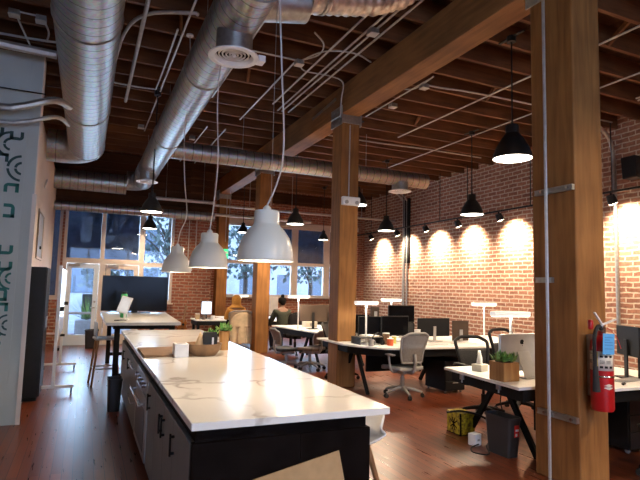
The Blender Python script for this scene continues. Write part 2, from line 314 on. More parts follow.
def dup(root, loc=None, rz=None, label=None, group=None):
    def cp(o, par):
        c = o.copy(); COL.objects.link(c)
        if par is not None: c.parent = par
        for ch in list(kids.get(o.name, [])): cp(ch, c)
        return c
    kids = {}
    for o in D.objects:
        if o.parent: kids.setdefault(o.parent.name, []).append(o)
    r = cp(root, None)
    if loc is not None: r.location = loc
    if rz is not None: r.rotation_euler[2] = rz
    if label: r['label'] = label
    if group: r['group'] = group
    return r
def struct(o): o['kind'] = 'structure'; return o
def rot(ax, deg): return Matrix.Rotation(math.radians(deg), 4, ax)
def T(x, y, z): return Matrix.Translation((x, y, z))

# ================================================================ STRUCTURE
XR, YD, YB, ZJ, ZC = 9.88, 14.6, 17.8, 5.03, 5.33
floor = struct(MB().box(-3.2, XR + .3, -4.3, YB + .3, -.12, 0).build('floor', 'floor', smooth=False))
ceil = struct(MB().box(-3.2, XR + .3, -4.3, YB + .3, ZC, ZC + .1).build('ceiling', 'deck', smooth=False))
for k in range(38):
    y = -3.9 + k * .6 + .2
    if y < YB - .1:
        x1 = XR
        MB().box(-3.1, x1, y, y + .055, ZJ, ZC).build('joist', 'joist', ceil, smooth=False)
for i, (x, k) in enumerate([(.9, 17), (.9, 14), (2.2, 19), (6.3, 13), (6.35, 15), (6.3, 17), (7.9, 14), (7.9, 16), (6.0, 20), (7.9, 19), (5.3, 11), (8.3, 12)]):
    y = -3.9 + k * .6 + .2
    MB().bar((x, y + .055, ZC - .03), (x + .1, y + .6, ZJ + .03), .04, .07).build('bridging', 'joist', ceil, smooth=False)
# right-hand brick wall
struct(MB().box(XR, XR + .3, -4.3, YB + .3, 0, ZC + .1).build('wall_right', 'brickx', smooth=False))
# rear and outer left walls (behind the camera)

struct(MB().box(-3.2, -3.0, -4.0, YD + .3, 0, ZC + .1).build('wall_outer', 'cream', smooth=False))
# mural wall: faces the camera, its end turns the corner into the corridor
struct(MB().box(-3.0, -.60, 6.8, 7.0, 0, 4.25).build('wall_mural', 'drywall', smooth=False))
struct(MB().box(-3.0, -.8, 7.0, YD + .3, 0, 4.25).build('wall_left', 'cream', smooth=False))
struct(MB().box(-.60, -.588, 6.80, 7.0, 0, 4.25).build('trim_1', 'cream', smooth=False))
struct(MB().box(-.615, -.570, 6.785, 6.80, 0, 2.6).build('trim_2', 'frame', smooth=False))

def wall_y(name, y0, y1, x0, x1, z0, z1, holes, m):
    """wall facing -Y with rectangular holes (x0,x1,z0,z1), holes sorted and non-overlapping in x"""
    mb = MB(); x = x0
    for a, b, c, d in holes:
        if a > x: mb.box(x, a, y0, y1, z0, z1)
        if c > z0: mb.box(a, b, y0, y1, z0, c)
        if d < z1: mb.box(a, b, y0, y1, d, z1)
        x = b
    if x < x1: mb.box(x, x1, y0, y1, z0, z1)
    return struct(mb.build(name, m, smooth=False))
wall_y('wall_rear', -4.3, -4.0, -3.2, XR + .3, 0, ZC + .1, [(-2.1, 4.5, .95, 3.65)], M['cream'])
# front (street) walls
wall_y('wall_front', YD, YD + .3, -3.0, 3.2, 0, ZC + .1, [(-.90, -.60, 1.18, 3.50), (-.55, 2.17, 0, 3.50)], M['bricky'])
struct(MB().box(2.9, 3.2, YD + .3, YB, 0, ZC + .1).build('wall_return', 'brickx', smooth=False))
wall_y('wall_back', YB, YB + .3, 2.9, XR, 0, ZC + .1, [(4.2, 9.5, 1.24, 3.80)], M['bricky'])

def window(n, x0, x1, z0, z1, y, bars_x=(), bars_z=(), fw=.07, dep=.14, sill=None, shades=(), bw=.10):
    f = MB()
    f.box(x0, x1, y, y + dep, z1 - fw, z1).box(x0, x1, y, y + dep, z0, z0 + fw).box(x0, x0 + fw, y, y + dep, z0 + fw, z1 - fw).box(x1 - fw, x1, y, y + dep, z0 + fw, z1 - fw)
    xs = [x0 + fw]
    for b in bars_x: f.box(b - bw / 2, b + bw / 2, y, y + dep, z0 + fw, z1 - fw); xs += [b - bw / 2, b + bw / 2]
    xs.append(x1 - fw); cells = []
    for i in range(0, len(xs), 2):
        zz = [z0 + fw]
        for b in bars_z: f.box(xs[i], xs[i + 1], y + .01, y + dep - .01, b - .06, b + .06); zz += [b - .06, b + .06]
        zz.append(z1 - fw)
        for j in range(0, len(zz), 2): cells.append((xs[i], xs[i + 1], zz[j], zz[j + 1]))
    w = struct(f.build('window_%d' % n, 'frame', smooth=False))
    for i, (a, b, c, d) in enumerate(cells):
        MB().box(a, b, y + .06, y + .066, c, d).build('pane', 'glass', w, smooth=False)
    if sill: MB().box(x0 - .03, x1 + .03, y - sill, y + .02, z0 - .035, z0).build('window_sill', 'frame', w, bevel=.005)
    for a, b, c, d in shades: MB().box(a, b, y + .09, y + .094, c, d).build('window_shade', 'shade', w, smooth=False, label='dark roller shade behind the glass')
    return w
# storefront: side light, transoms over the door, tall window
window(1, -.90, -.60, 1.18, 3.50, YD + .06, sill=.10, shades=[(-.86, -.64, 1.22, 3.46)])
window(2, -.55, 1.34, 2.14, 3.50, YD + .06, bars_x=(.37,), shades=[(-.50, .31, 2.2, 3.45), (.43, 1.25, 2.2, 3.45)])
window(3, 1.34, 2.17, 1.09, 3.50, YD + .06, bars_z=(2.10,), sill=.12)
struct(MB().box(1.34, 2.17, YD + .04, YD + .28, 0, 1.055).build('wall_under_window', 'bricky', smooth=False))
# glass door: hung left, standing ajar
def door(n, x0, x1, y, m, ajar=0.):
    z1 = 2.08; fr = MB(); fr.box(x0, x0 + .10, y, y + .14, 0, 2.14).box(x1 - .05, x1, y, y + .14, 0, 2.14).box(x0 + .10, x1 - .05, y, y + .14, 2.08, 2.14)
    d = struct(fr.build('door_%d' % n, 'frame', smooth=False))
    a, b = x0 + .11, x1 - .06
    mx = T(a, y + .02, 0) @ rot('Z', ajar); wd = b - a
    st = MB().box(0, .115, -.02, .025, .01, z1 - .01, mx).box(wd - .115, wd, -.02, .025, .01, z1 - .01, mx).box(.115, wd - .115, -.02, .025, z1 - .13, z1 - .01, mx).box(.115, wd - .115, -.02, .025, .01, .27, mx)
    st.build('door_leaf', m, d, bevel=.004)
    MB().box(.115, wd - .115, 0, .006, .27, z1 - .13, mx).build('door_pane', 'glass', d, smooth=False)
    MB().box(.115, wd - .115, -.03, -.02, .78, .84, mx).build('push_bar', 'stainless', d, bevel=.003)
    h = MB().cyl(mx @ Vector((wd - .06, -.05, .95)), mx @ Vector((wd - .06, -.02, .95)), .018).cyl(mx @ Vector((wd - .15, -.05, .95)), mx @ Vector((wd - .05, -.05, .95)), .012).cyl(mx @ Vector((wd - .06, -.035, 1.10)), mx @ Vector((wd - .06, -.02, 1.10)), .025)
    h.build('door_handle', 'stainless', d)
    c = MB().box(.04, .30, -.075, -.02, 2.00, 2.055, mx).bar(mx @ Vector((.17, -.07, 2.06)), mx @ Vector((.46, -.05, 2.09)), .02, .02)
    c.build('door_closer', 'greyp', d, bevel=.003)
    return d
door(1, -.55, .37, YD + .05, 'doorwhite', 0)
door(2, .37, 1.34, YD + .05, 'frame', 0)
struct(MB().box(-.55, 1.34, YD - .02, YD + .28, 0, .012).build('trim_3', 'stainless', smooth=False))
# back windows
window(4, 4.2, 9.5, 1.24, 3.80, YB + .06, bars_x=(5.62, 7.0, 8.3), bars_z=(2.44,), sill=.22, bw=.24,
       shades=[(7.12, 8.18, 2.5, 3.73), (6.42, 6.88, 3.15, 3.73), (8.42, 9.42, 2.5, 3.73)])
window(5, -2.1, 4.5, .95, 3.65, -4.25, bars_x=(.1, 2.3), bars_z=(2.7,))  # rear window added out of view to carry the fill light
struct(MB().box(4.1, 9.6, YB - .03, YB + .04, 3.80, 3.95).build('trim_4', 'frame', smooth=False))
struct(MB().box(2.0, XR, -4.0, -3.985, 0, .12).build('baseboard_rear', 'frame', smooth=False))

def joist_standin(n, x0, x1, z0, z1, y):  # ribbed dark boards made up in place of joists running farther back
    c = MB().box(x0, x1, y - .02, y, z0, z1); z = z0 + .1
    while z < z1: c.box(x0, x1, y - .055, y - .02, z, z + .05); z += .21
    o = struct(c.build('trim_%d' % n, 'joist_standin', smooth=False)); o.rotation_euler = (0, 0, 0); return o
joist_standin(5, -3.0, 3.2, 3.62, ZJ, YD); joist_standin(6, 3.2, XR, 4.62, ZJ, YB)
# mural lettering: arches, bars and rings painted on panels (flat artwork on the wall)
def mural():
    t = thing('wall_mural_lettering', 'teal and dark ring and arch shapes painted down the grey end wall', 'wall graphic', (0, 6.795, 0))
    panel = MB().box(-2.6, -.715, -.004, .003, .45, 4.2).build('panel', 'drywall', t, smooth=False)
    def arch(cx, cz, w, up, m, ro=0):
        # a squared U with one rounded corner
        mx = T(cx, 0, cz) @ rot('Y', ro)
        pts = []
        mb = MB(); s = w / 2; q = w * .24
        mb.box(-s, -s + q, -.012, -.004, -s * .7, s * .7, mx).box(s - q, s, -.012, -.004, -s * .1, s * .7, mx)
        mb.box(-s, s * .3, -.012, -.004, -s * .7, -s * .7 + q, mx)
        n = 8; cen = (s * .3, -s * .1)
        ro_, ri_ = s * .7, s * .7 - q
        ring = [(cen[0] + ro_ * math.cos(-PI / 2 * k / n), cen[1] + ro_ * .86 * math.sin(-PI / 2 * k / n)) for k in range(n + 1)]
        inn = [(cen[0] + ri_ * math.cos(-PI / 2 * k / n), cen[1] + ri_ * .8 * math.sin(-PI / 2 * k / n)) for k in range(n + 1)]
        mb.prism(ring + inn[::-1], -.012, -.004, 'y', mx)
        mb.build('arch', m, t, smooth=False)
    def rings(cx, cz, r, m):
        mb = MB()
        for R1 in (r, r * .5):
            for a0, a1 in ((95, 175), (185, 265)):
                o_ = [(cx + R1 * math.cos(math.radians(a)), cz + R1 * math.sin(math.radians(a))) for a in range(a0, a1 + 1, 8)]
                i_ = [(cx + (R1 - r * .17) * math.cos(math.radians(a)), cz + (R1 - r * .17) * math.sin(math.radians(a))) for a in range(a0, a1 + 1, 8)]
                mb.prism(o_ + i_[::-1], -.012, -.004, 'y')
        mb.build('ring', m, t, smooth=False)
    arch(-.815, 3.255, .14, 1, M['deep']); rings(-.87, 3.15, .15, M['deep']); arch(-.95, 2.99, .14, 1, M['deep'], 180); arch(-1.02, 3.28, .15, 1, M['deep'])
    rings(-.74, 2.88, .155, M['deep']); arch(-.83, 2.65, .15, 1, M['teal'], 180); arch(-.835, 2.385, .16, 1, M['teal'], 270); arch(-1.05, 2.6, .16, 1, M['deep'], 90)
    arch(-.84, 1.94, .15, 1, M['teal']); arch(-.835, 1.755, .15, 1, M['teal']); rings(-.76, 1.62, .13, M['teal']); arch(-1.03, 2.1, .15, 1, M['teal'], 90)
    arch(-.84, 1.44, .15, 1, M['teal'], 270); arch(-.84, 1.30, .14, 1, M['teal'], 180); rings(-.76, 1.10, .12, M['deep']); arch(-.86, .95, .13, 1, M['teal'], 90); arch(-1.02, 1.2, .15, 1, M['teal'])
mural()

# ================================================================ TIMBER FRAME
CX0, CX1 = 3.79, 4.13
def column(y0, y1, label, x1=CX1, x0=CX0):
    t = thing('timber_column', label, 'column', ((x0 + x1) / 2, (y0 + y1) / 2, 0))
    w, d = (x1 - x0) / 2, (y1 - y0) / 2
    MB().box(-w, w, -d, d, 0, 4.53).build('shaft', 'column', t, bevel=.012)
    c = MB().box(-w - .035, w + .035, -d - .02, d + .02, 4.505, 4.53)
    for sx in (-1, 1):
        xx = sx * (w + .012)
        c.box(xx - .008, xx + .008, -d - .04, d + .04, 4.36, 4.68)
        for yy in (-.1, 0, .1):
            for zz in (4.42, 4.62): c.cyl((xx - .02, yy, zz), (xx + .02, yy, zz), .016, n=8)
    c.box(-w - .02, w + .02, -d - .03, -d - .005, 4.39, 4.53)
    c.build('cap_plate', 'steel', t, bevel=.002)
    return t
c1 = column(3.13, 3.60, 'nearest square timber column, carrying the fire extinguisher', 4.14)
c2 = column(7.68, 8.03, 'second square timber column, with a white emergency light box high up')
c3 = column(12.15, 12.50, 'third square timber column, right behind the largest white pendant')
c4 = column(16.42, 16.77, 'farthest timber column, by the back windows with a green exit sign')
def beam():
    t = thing('timber_beam', 'heavy timber beam running over the row of columns', 'beam', (3.95, 0, 4.53))
    MB().box(-.17, .17, -3.98, YB - .02, .003, .50).build('beam_timber', 'beam', t, bevel=.012)
beam()
tag(MB().bar((3.77, 8.9, 4.80), (3.77, 7.9, 4.86), .012, .05).build('steel_strap', 'steel', smooth=False), 'dark steel strap bolted to beam side near second column', 'strap')
# steel straps on the near column
def strap(z, label, full=True):
    t = thing('channel_strap', label, 'bracket', (3.778, 3.33, z))
    L0 = -.20 if full else .03
    MB().box(-.022, .008, L0, .21, -.024, .024).box(-.028, -.022, L0, .21, .014, .024).box(-.028, -.022, L0, .21, -.024, -.014).build('channel', 'steel', t, smooth=False)
    MB().cyl((-.03, .05, 0), (-.012, .05, 0), .022, n=12).build('clamp', 'steel', t)
    if full:
        b = MB()
        for yy in (-.15, .13): b.cyl((-.035, yy, 0), (-.02, yy, 0), .014, n=6)
        b.build('bolt', 'chrome', t)
strap(2.52, 'galvanised channel strap on near column above the middle'); strap(1.72, 'short steel conduit clip on near column at eye height', False); strap(.56, 'galvanised channel strap low on near column under the extinguisher')

def conduit(pts, label, r=.012, m='conduit', name='conduit', cat='conduit', grp=None, sub=5, n=8):
    o = MB().tube(pts, r, n, sub).build(name, m); return tag(o, label, cat, grp)
conduit([(3.735, 3.39, 0), (3.735, 3.39, 4.5)], 'vertical steel conduit clamped to the nearest timber column', .014, sub=1)
conduit([(3.94, 7.665, 3.12), (3.94, 7.665, 4.36)], 'thin conduit rising from the emergency light box up second column', .011)
conduit([(4.02, 16.38, 3.0), (4.02, 16.38, 3.9), (4.03, 16.38, 4.5)], 'thin conduit running down the farthest timber column', .012)

# ---------------------------------------------------------------- ducts
def ring_elbow(mb, c0, axis0, axis1, R, r, a0=0, a1=90, seg=5, n=28):
    """gored elbow: c0 bend centre, unit vectors axis0/axis1 span the bend"""
    c0 = Vector(c0); u = Vector(axis0); v = Vector(axis1); w = u.cross(v)
    vs = []
    for k in range(seg + 1):
        a = math.radians(a0 + (a1 - a0) * k / seg); d = u * math.cos(a) + v * math.sin(a); p = c0 + d * R
        vs += [p + (d * math.cos(2 * PI * i / n) + w * math.sin(2 * PI * i / n)) * r for i in range(n)]
    mb.add(vs, [(k * n + i, k * n + (i + 1) % n, (k + 1) * n + (i + 1) % n, (k + 1) * n + i) for k in range(seg) for i in range(n)])
    return mb
def collar(mb, c, ax, r, w=.05, t=.012):
    c = Vector(c); a = Vector(ax)
    return mb.cyl(c - a * w / 2, c + a * w / 2, r + t, n=32)
def hanger(parent, x, y, ztop, r, zc=0):
    MB().cyl((x, y, r), (x, y, ztop), .006, n=6).tube([(x + (r + .006) * math.sin(a), y, (r + .006) * math.cos(a)) for a in [2 * PI * k / 24 for k in range(25)]], .008, 5, 1).build('hanger', 'steel', parent)
def diffuser(parent, x, y, z, r, zt, rn=None):
    d = MB().lathe([(r * .70, .03), (r * .72, 0), (r * .80, -.012), (r, -.02), (r, -.03), (r * .98, -.034), (r * .78, -.034), (r * .70, -.012), (r * .66, .03)], (x, y, z), 40).build('diffuser', 'whitep', parent)
    g = MB()
    for q in (.62, .48, .34, .20): g.lathe([(r * q, .004), (r * (q - .01), -.010), (r * (q - .055), -.010), (r * (q - .045), .004), (r * q, .004)], (x, y, z), 32)
    g.ell((x, y, z - .012), r * .10, r * .10, .018, 12, 6); g.bar((x - r * .66, y, z + .012), (x + r * .66, y, z + .012), .012, .01)
    g.build('louvre', 'whitep', d)
    MB().cyl((x, y, z + .006), (x, y, z + .012), r * .69, n=32).build('throat', 'black', d)
    MB().cyl((x, y, z - .0), (x, y, zt), r * .72, n=28, caps=False).build('neck', 'steel', parent)
# left duct
t = thing('spiral_duct', 'widest spiral duct at upper left, running straight back to an elbow', 'duct', (-.125, 0, 4.13))
r = .306; y1 = 10.35
MB().cyl((0, -3.9, 0), (0, y1, 0), r, n=48).build('pipe', 'duct', t)
e = ring_elbow(MB(), (-.40, y1, 0), (1, 0, 0), (0, 1, 0), .40, r); e.build('elbow', 'steel', t, ang=12)
MB().cyl((-.40, y1 + .40, 0), (-.66, y1 + .40, 0), r, n=32).build('branch', 'ductx', t)
for cy in (y1,): collar(MB(), (0, cy, 0), (0, 1, 0), r).build('collar', 'steel', t)
for yy in (2.2, 5.2, 8.0): hanger(t, 0, yy, .9, r)
# right duct
t = thing('spiral_duct', 'diagonal-looking spiral duct left of centre with two round ceiling diffusers', 'duct', (1.14, 0, 4.13))
r = .235; y1 = 13.25
MB().cyl((0, -3.9, 0), (0, y1, 0), r, n=48).build('pipe', 'duct', t)
ring_elbow(MB(), (-.35, y1, 0), (1, 0, 0), (0, 1, 0), .35, r).build('elbow', 'steel', t, ang=12)
for cy in (y1, 11.9, 3.9): collar(MB(), (0, cy, 0), (0, 1, 0), r).build('collar', 'steel', t)
MB().cyl((.05, 4.35, .05), (.60, 4.35, .12), .20, .165, n=28).build('tee', 'steel', t)
diffuser(t, .0, 4.62, -.38, .235, -.1); diffuser(t, -.08, 11.3, -.38, .22, -.1)
MB().box(.22, .29, 4.55, 4.66, -.42, -.36).build('damper_box', 'whitep', t, bevel=.004)
for yy in (2.5, 6.0, 9.0, 12.4): hanger(t, 0, yy, .9, r)
# flexible duct
t = thing('flexible_duct', 'silver flexible duct sweeping right at the top edge', 'duct', (1.74, 4.35, 4.34))
pts = [(0, 0, 0), (.22, .03, .06), (.50, .04, .12), (.80, .04, .20), (1.05, .0, .32), (1.30, -.05, .52), (1.42, -.1, .66)]
mb = MB(); P = []
for i in range(len(pts) - 1):
    for q in range(6):
        tt = q / 6; P.append(tuple(pts[i][j] * (1 - tt) + pts[i + 1][j] * tt for j in range(3)))
P.append(pts[-1])
mb.tube(P, .18, 26, 2, True, [(.166 if i % 2 else .150) for i in range(len(P))]); mb.build('flex_hose', mat('foil_duct', (.60, .56, .50), .3, .85, .2, 18, .6), t, ang=60)
for i in (4, 23): MB().tube([P[i], P[i + 1]], .168, 26, 1).build('band', 'steel', t)
# cross duct through the middle
t = thing('spiral_duct', 'thin cross duct passing under the big beam behind second column', 'duct', (1.2, 9.9, 4.12))
r = .168
MB().cyl((0, 0, 0), (5.85, 0, 0), r, n=36).build('pipe', 'ductx', t); MB().cyl((5.85, 0, 0), (5.88, 0, 0), r + .006, n=36).build('end_cap', 'steel', t)
for xx in (.3, 1.9, 3.5, 4.9): collar(MB(), (xx, 0, 0), (1, 0, 0), r, .04, .006).build('collar', 'steel', t)
diffuser(t, 5.19, 0, -.27, .26, -.08)
for xx in (1.5, 4.3): MB().cyl((xx, 0, r), (xx, 0, .9), .006, n=6).build('hanger', 'steel', t)
t = thing('spiral_duct', 'upper of the two cross ducts above the entrance door', 'duct', (-.8, 13.6, 4.02))
MB().cyl((0, 0, 0), (1.59, 0, 0), .235, n=36).build('pipe', 'ductx', t); k = MB(); collar(k, (.6, 0, 0), (1, 0, 0), .235, .04, .006); k.build('collar', 'steel', t)
t = thing('spiral_duct', 'lower cross duct just above the entrance windows', 'duct', (-.98, 14.25, 3.47))
MB().cyl((0, 0, 0), (4.1, 0, 0), .115, n=30).build('pipe', 'ductx', t); MB().cyl((4.1, 0, 0), (4.13, 0, 0), .12, n=30).build('end_cap', 'steel', t)
def sprinkler(x0, x1, y, z, r, label):
    t = thing('sprinkler_pipe', label, 'pipe', (x0, y, z)); MB().tube([(0, 0, 0), (x1 - x0, 0, 0)], r, 12, 1).build('pipe', 'conduit', t)
    for f in (.2, .8): MB().cyl(((x1 - x0) * f, 0, r), ((x1 - x0) * f, 0, ZC - z), .008, n=6).build('hanger', 'steel', t)
sprinkler(1.5, 3.15, 14.2, 3.86, .045, 'pale pipe crossing above the back windows beside the pier')
sprinkler(3.22, 6.6, 15.5, 3.72, .045, 'pale pipe crossing behind the farthest column')
sprinkler(3.22, 9.86, 15.6, 4.02, .04, 'thin pale pipe crossing high before the back brick wall')

# ---------------------------------------------------------------- ceiling conduits
zc = ZJ - .03
G = 'straight conduits under the joists'
for x, ya, yb, lab in [(3.20, 0, 9.3, 'leftmost of three tight parallel conduits left of the beam'), (3.29, 0, 9.3, 'middle of three tight parallel conduits left of the beam'),
                       (3.42, 0, 9.3, 'conduit nearest the left side of the beam'), (3.00, 3, 9.0, 'conduit left of the three parallel ones by the beam'),
                       (.49, 1.0, 10.2, 'thick conduit just right of the widest duct'), (1.01, 1.0, 12, 'slim conduit left of the diagonal duct'), (1.24, 1.0, 12.5, 'slim conduit hugging the diagonal duct'),
                       (2.70, 7.1, 10.2, 'conduit from the junction box left of the beam'), (1.9, 5.0, 9.2, 'conduit right of the nearer round diffuser'), (6.20, -1, 9.7, 'long conduit in the middle of the right bay'),
                       (7.55, -1, 12.3, 'long conduit towards the brick wall'), (8.5, 2, 5.75, 'near conduit by the brick wall top'), (8.62, 2, 5.80, 'twin of the near conduit by the brick wall top'),
                       (2.6, 11, 15.2, 'far conduit above the hooded person'), (2.2, 11, 14.5, 'far conduit left of the third column'), (4.6, 11.0, 16, 'far conduit right of the third column')]:
    conduit([(x, ya, zc), (x, yb, zc)], lab, .015 if 'thick' not in lab else .028, sub=1, grp=G)
conduit([(4.35, 6.0, zc), (4.35, 8.6, zc)], 'short conduit along the right side of the beam', .013, sub=1)
conduit([(4.87, 6.6, zc), (4.90, 7.1, zc), (4.8, 7.25, zc), (4.6, 7.25, zc)], 'looped conduit right of the beam near second column', .013)
conduit([(4.87, 6.7, zc), (4.87, 8.8, zc)], 'conduit leading back from the loop beside the beam', .013, sub=1)
conduit([(.93, 6.9, zc), (.93, 9.0, zc), (.85, 9.3, zc), (.2, 9.3, zc)], 'conduit turning left towards the widest duct', .014)
conduit([(.2, 8.9, zc), (.28, 7.4, zc), (.5, 6.7, zc), (1.0, 6.4, zc), (1.1, 6.4, zc)], 'thick bent conduit beside the widest duct', .024)
conduit([(4.95, 6.94, zc), (5.3, 6.92, zc), (5.8, 6.85, zc), (7.0, 6.8, zc), (9.3, 6.8, zc)], 'cross conduit in the right bay feeding a pendant box', .016)
conduit([(4.3, 10.3, zc), (6.0, 10.3, zc), (7.4, 10.2, zc), (9.0, 10.2, zc)], 'cross conduit in the right bay behind second column', .018)
conduit([(-3, 8.2, zc), (-1.2, 8.15, zc), (-.6, 8.1, zc), (-.45, 8.0, zc)], 'cross conduit left of the widest duct', .018, m='cord')
conduit([(-2.9, 6.55, 3.50), (-1.1, 6.55, 3.50), (-.8, 6.55, 3.53), (-.45, 6.6, 3.68), (-.3, 6.9, 3.72)], 'upper of two bent steel pipes over the mural', .042, m='steel')
conduit([(-2.9, 6.60, 3.35), (-1.1, 6.60, 3.35), (-.75, 6.6, 3.38), (-.42, 6.65, 3.50), (-.3, 7.0, 3.52)], 'lower of two bent steel pipes over the mural', .025, m='steel')
conduit([(-2.9, 6.5, 4.24), (-.45, 6.5, 4.18)], 'grey angle-like pipe along the top of the mural wall', .05, sub=1, m='conduit')
conduit([(-2.9, 6.7, 3.78), (-.55, 6.74, 3.78)], 'thin dark cable across the beige wall over the mural', .007, sub=1, m='black')
conduit([(1.6, 7.05, zc), (2.74, 7.05, zc)], 'short cross conduit from diffuser duct to junction box', .013, sub=1)
conduit([(2.74, 7.05, zc), (2.92, 6.75, zc), (2.85, 6.4, zc), (2.6, 6.15, zc)], 'curled conduit rising off the junction box left of beam', .012)
conduit([(2.78, 7.0, zc), (2.95, 6.6, zc), (3.35, 6.45, zc), (3.72, 6.6, zc)], 'bowed conduit from junction box across to the beam', .012)
conduit([(2.78, 7.1, zc), (2.95, 7.35, zc), (3.4, 7.35, zc), (3.68, 7.45, zc - .02), (3.73, 7.6, 4.75), (3.74, 7.64, 4.45)], 'conduit drooping over the beam side to second column', .012)
for x, y, lab in [(2.74, 7.05, 'square steel junction box left of the beam'), (4.93, 6.94, 'white junction box just right of the beam'), (3.25, 5.72, 'junction box on the three parallel conduits'), (4.96, 7.95, 'junction box beside the beam underside'),
                  (-1.02, 7.36, 'junction box at far upper left corner'), (-.72, 7.38, 'junction box left of the widest duct'), (.9, 11.6, 'junction box beyond the diagonal duct'), (2.05, 11.92, 'junction box above the middle white pendant')]:
    t = thing('junction_box', lab, 'junction box', (x, y, zc - .03)); MB().box(-.06, .06, -.06, .06, -.035, .03).build('box_body', 'steel', t, bevel=.004); MB().box(-.065, .065, -.065, .065, -.045, -.035).build('cover', 'cord', t, bevel=.003)
conduit([(-1.02, 7.4, zc), (-.95, 8.2, zc), (-.85, 9.2, zc)], 'conduit running back from far upper left junction box', .013)
conduit([(-.71, 7.4, zc), (-.66, 7.8, zc), (-.7, 8.1, zc)], 'short conduit drop from junction box by widest duct', .013)
conduit([(-1.02, 7.36, zc), (-.72, 7.38, zc)], 'short link between two upper left junction boxes', .013)

# ---------------------------------------------------------------- emergency light, exit sign, speaker
t = thing('emergency_light', 'white emergency light box on the second column', 'emergency light', (3.97, 7.67, 3.05))
MB().box(-.17, .16, -.07, 0, -.07, .075).build('housing', 'whitep', t, bevel=.015)
for sx in (-.10, .09): MB().cyl((sx, -.085, -.02), (sx, -.06, -.02), .032, n=16).build('lamp_head', 'greyp', t)
t = thing('exit_sign', 'small green exit sign on the farthest timber column', 'exit sign', (4.03, 16.40, 2.62))
MB().box(-.07, .09, -.05, 0, -.16, .14).build('sign_body', 'exitg', t, bevel=.005); MB().box(-.05, .07, -.056, -.05, .0, .06).build('lettering', 'whitep', t)
t = thing('wall_speaker', 'black loudspeaker mounted high on the brick wall at right', 'speaker', (9.55, 6.58, 4.05))
MB().prism([(-.14, -.20), (.14, -.20), (.18, .22), (-.18, .22)], -.18, .12, 'y').build('cabinet', 'blackp', t, bevel=.02)
MB().cyl((-.02, -.19, -.04), (-.02, -.175, -.04), .11, n=24).build('speaker_cone', 'blackmesh', t); MB().bar((0, .05, 0), (.32, .05, 0), .05, .05).build('bracket', 'black', t)
conduit([(8.6, 7.0, ZJ - .03), (9.2, 7.05, ZJ - .05), (9.6, 7.1, 4.8), (9.78, 7.15, 4.5), (9.81, 7.15, 3.9), (9.82, 7.15, 1.0)], 'steel pipe curving down the brick wall at right edge', .04, m='steel')
for yy, lab in ((14.95, 'left one of two pipes dropping down the brick wall'), (14.75, 'right one of two pipes dropping down the brick wall')):
    conduit([(9.5, yy, 4.9), (9.78, yy, 4.65), (9.82, yy, 4.3), (9.82, yy, 1.0)], lab, .045 if yy > 14.9 else .03, m='steel')
tag(MB().box(9.80, 9.87, 14.62, 14.86, 2.5, 4.7).build('cable_tray', 'black', bevel=.004), 'dark cable tray on the brick wall beside the dropping pipes', 'cable tray')

# ================================================================ PENDANT LAMPS
def white_pendant(x, y, z, label, wob):
    t = thing('pendant_lamp', label, 'pendant lamp', (x, y, z), 0, 'white enamel pendants over the island')
    R_ = .187
    prof = [(R_, 0), (R_, .012), (R_ * .985, .05), (R_ * .94, .10), (R_ * .84, .155), (R_ * .66, .205), (R_ * .50, .235), (.088, .245), (.085, .25), (.085, .325), (.078, .338), (.03, .342), (.026, .36), (.012, .375), (.0, .376)]
    inner = [(R_ - .006, 0), (R_ - .008, .012), (R_ * .95, .05), (R_ * .9, .10), (R_ * .8, .15), (R_ * .62, .198), (.03, .23), (0, .23)]
    MB().lathe(prof, n=48).build('shade', 'whiteshade', t)
    MB().lathe(inner, n=48).build('shade_lining', 'whitep', t, label='warm white inside of the shade')
    MB().lathe([(R_ - .006, 0), (R_ + .003, -.003), (R_ + .004, .004), (R_, .008)], n=48).build('rim', 'whiteshade', t)
    MB().ell((0, 0, .12), .035, .035, .045).build('bulb', 'bulb', t)
    MB().cyl((0, 0, .15), (0, 0, .23), .022).build('socket', 'whitep', t)
    h = ZJ - z
    P_ = [(0, 0, .375)] + [(dx, 0, .375 + (h - .375) * f) for f, dx in wob] + [(wob[-1][1] * .5, 0, h)]
    MB().tube(P_, .0065, 8, 8).build('cord', 'cord', t)
    MB().cyl((wob[-1][1] * .5, 0, h - .02), (wob[-1][1] * .5, 0, h), .05).build('canopy', 'whitep', t)
    light('pendant_light', 'SPOT', (0, 0, .10), 42, WARM, parent=t, shadow_soft_size=.06, spot_size=math.radians(150), spot_blend=.4)
    return t
white_pendant(1.09, 3.32, 1.77, 'nearest and largest-looking white enamel pendant over the island', [(.05, .06), (.11, .10), (.2, .10), (.35, .07), (.6, .03), (.8, .03)])
white_pendant(1.09, 5.09, 1.77, 'middle one of the three white enamel pendants over the island', [(.1, .03), (.25, .05), (.45, .02), (.7, .04)])
white_pendant(1.09, 7.05, 1.76, 'farthest one of the three white enamel pendants over the island', [(.06, .03), (.14, .10), (.3, .05), (.5, .02), (.8, .05)])
tag(MB().tube([(1.11, 3.30, 2.14), (1.10, 3.30, ZJ)], .0022, 6, 1).build('suspension_wire', 'steel'), 'thin straight wire beside the nearest white pendant cord', 'wire')

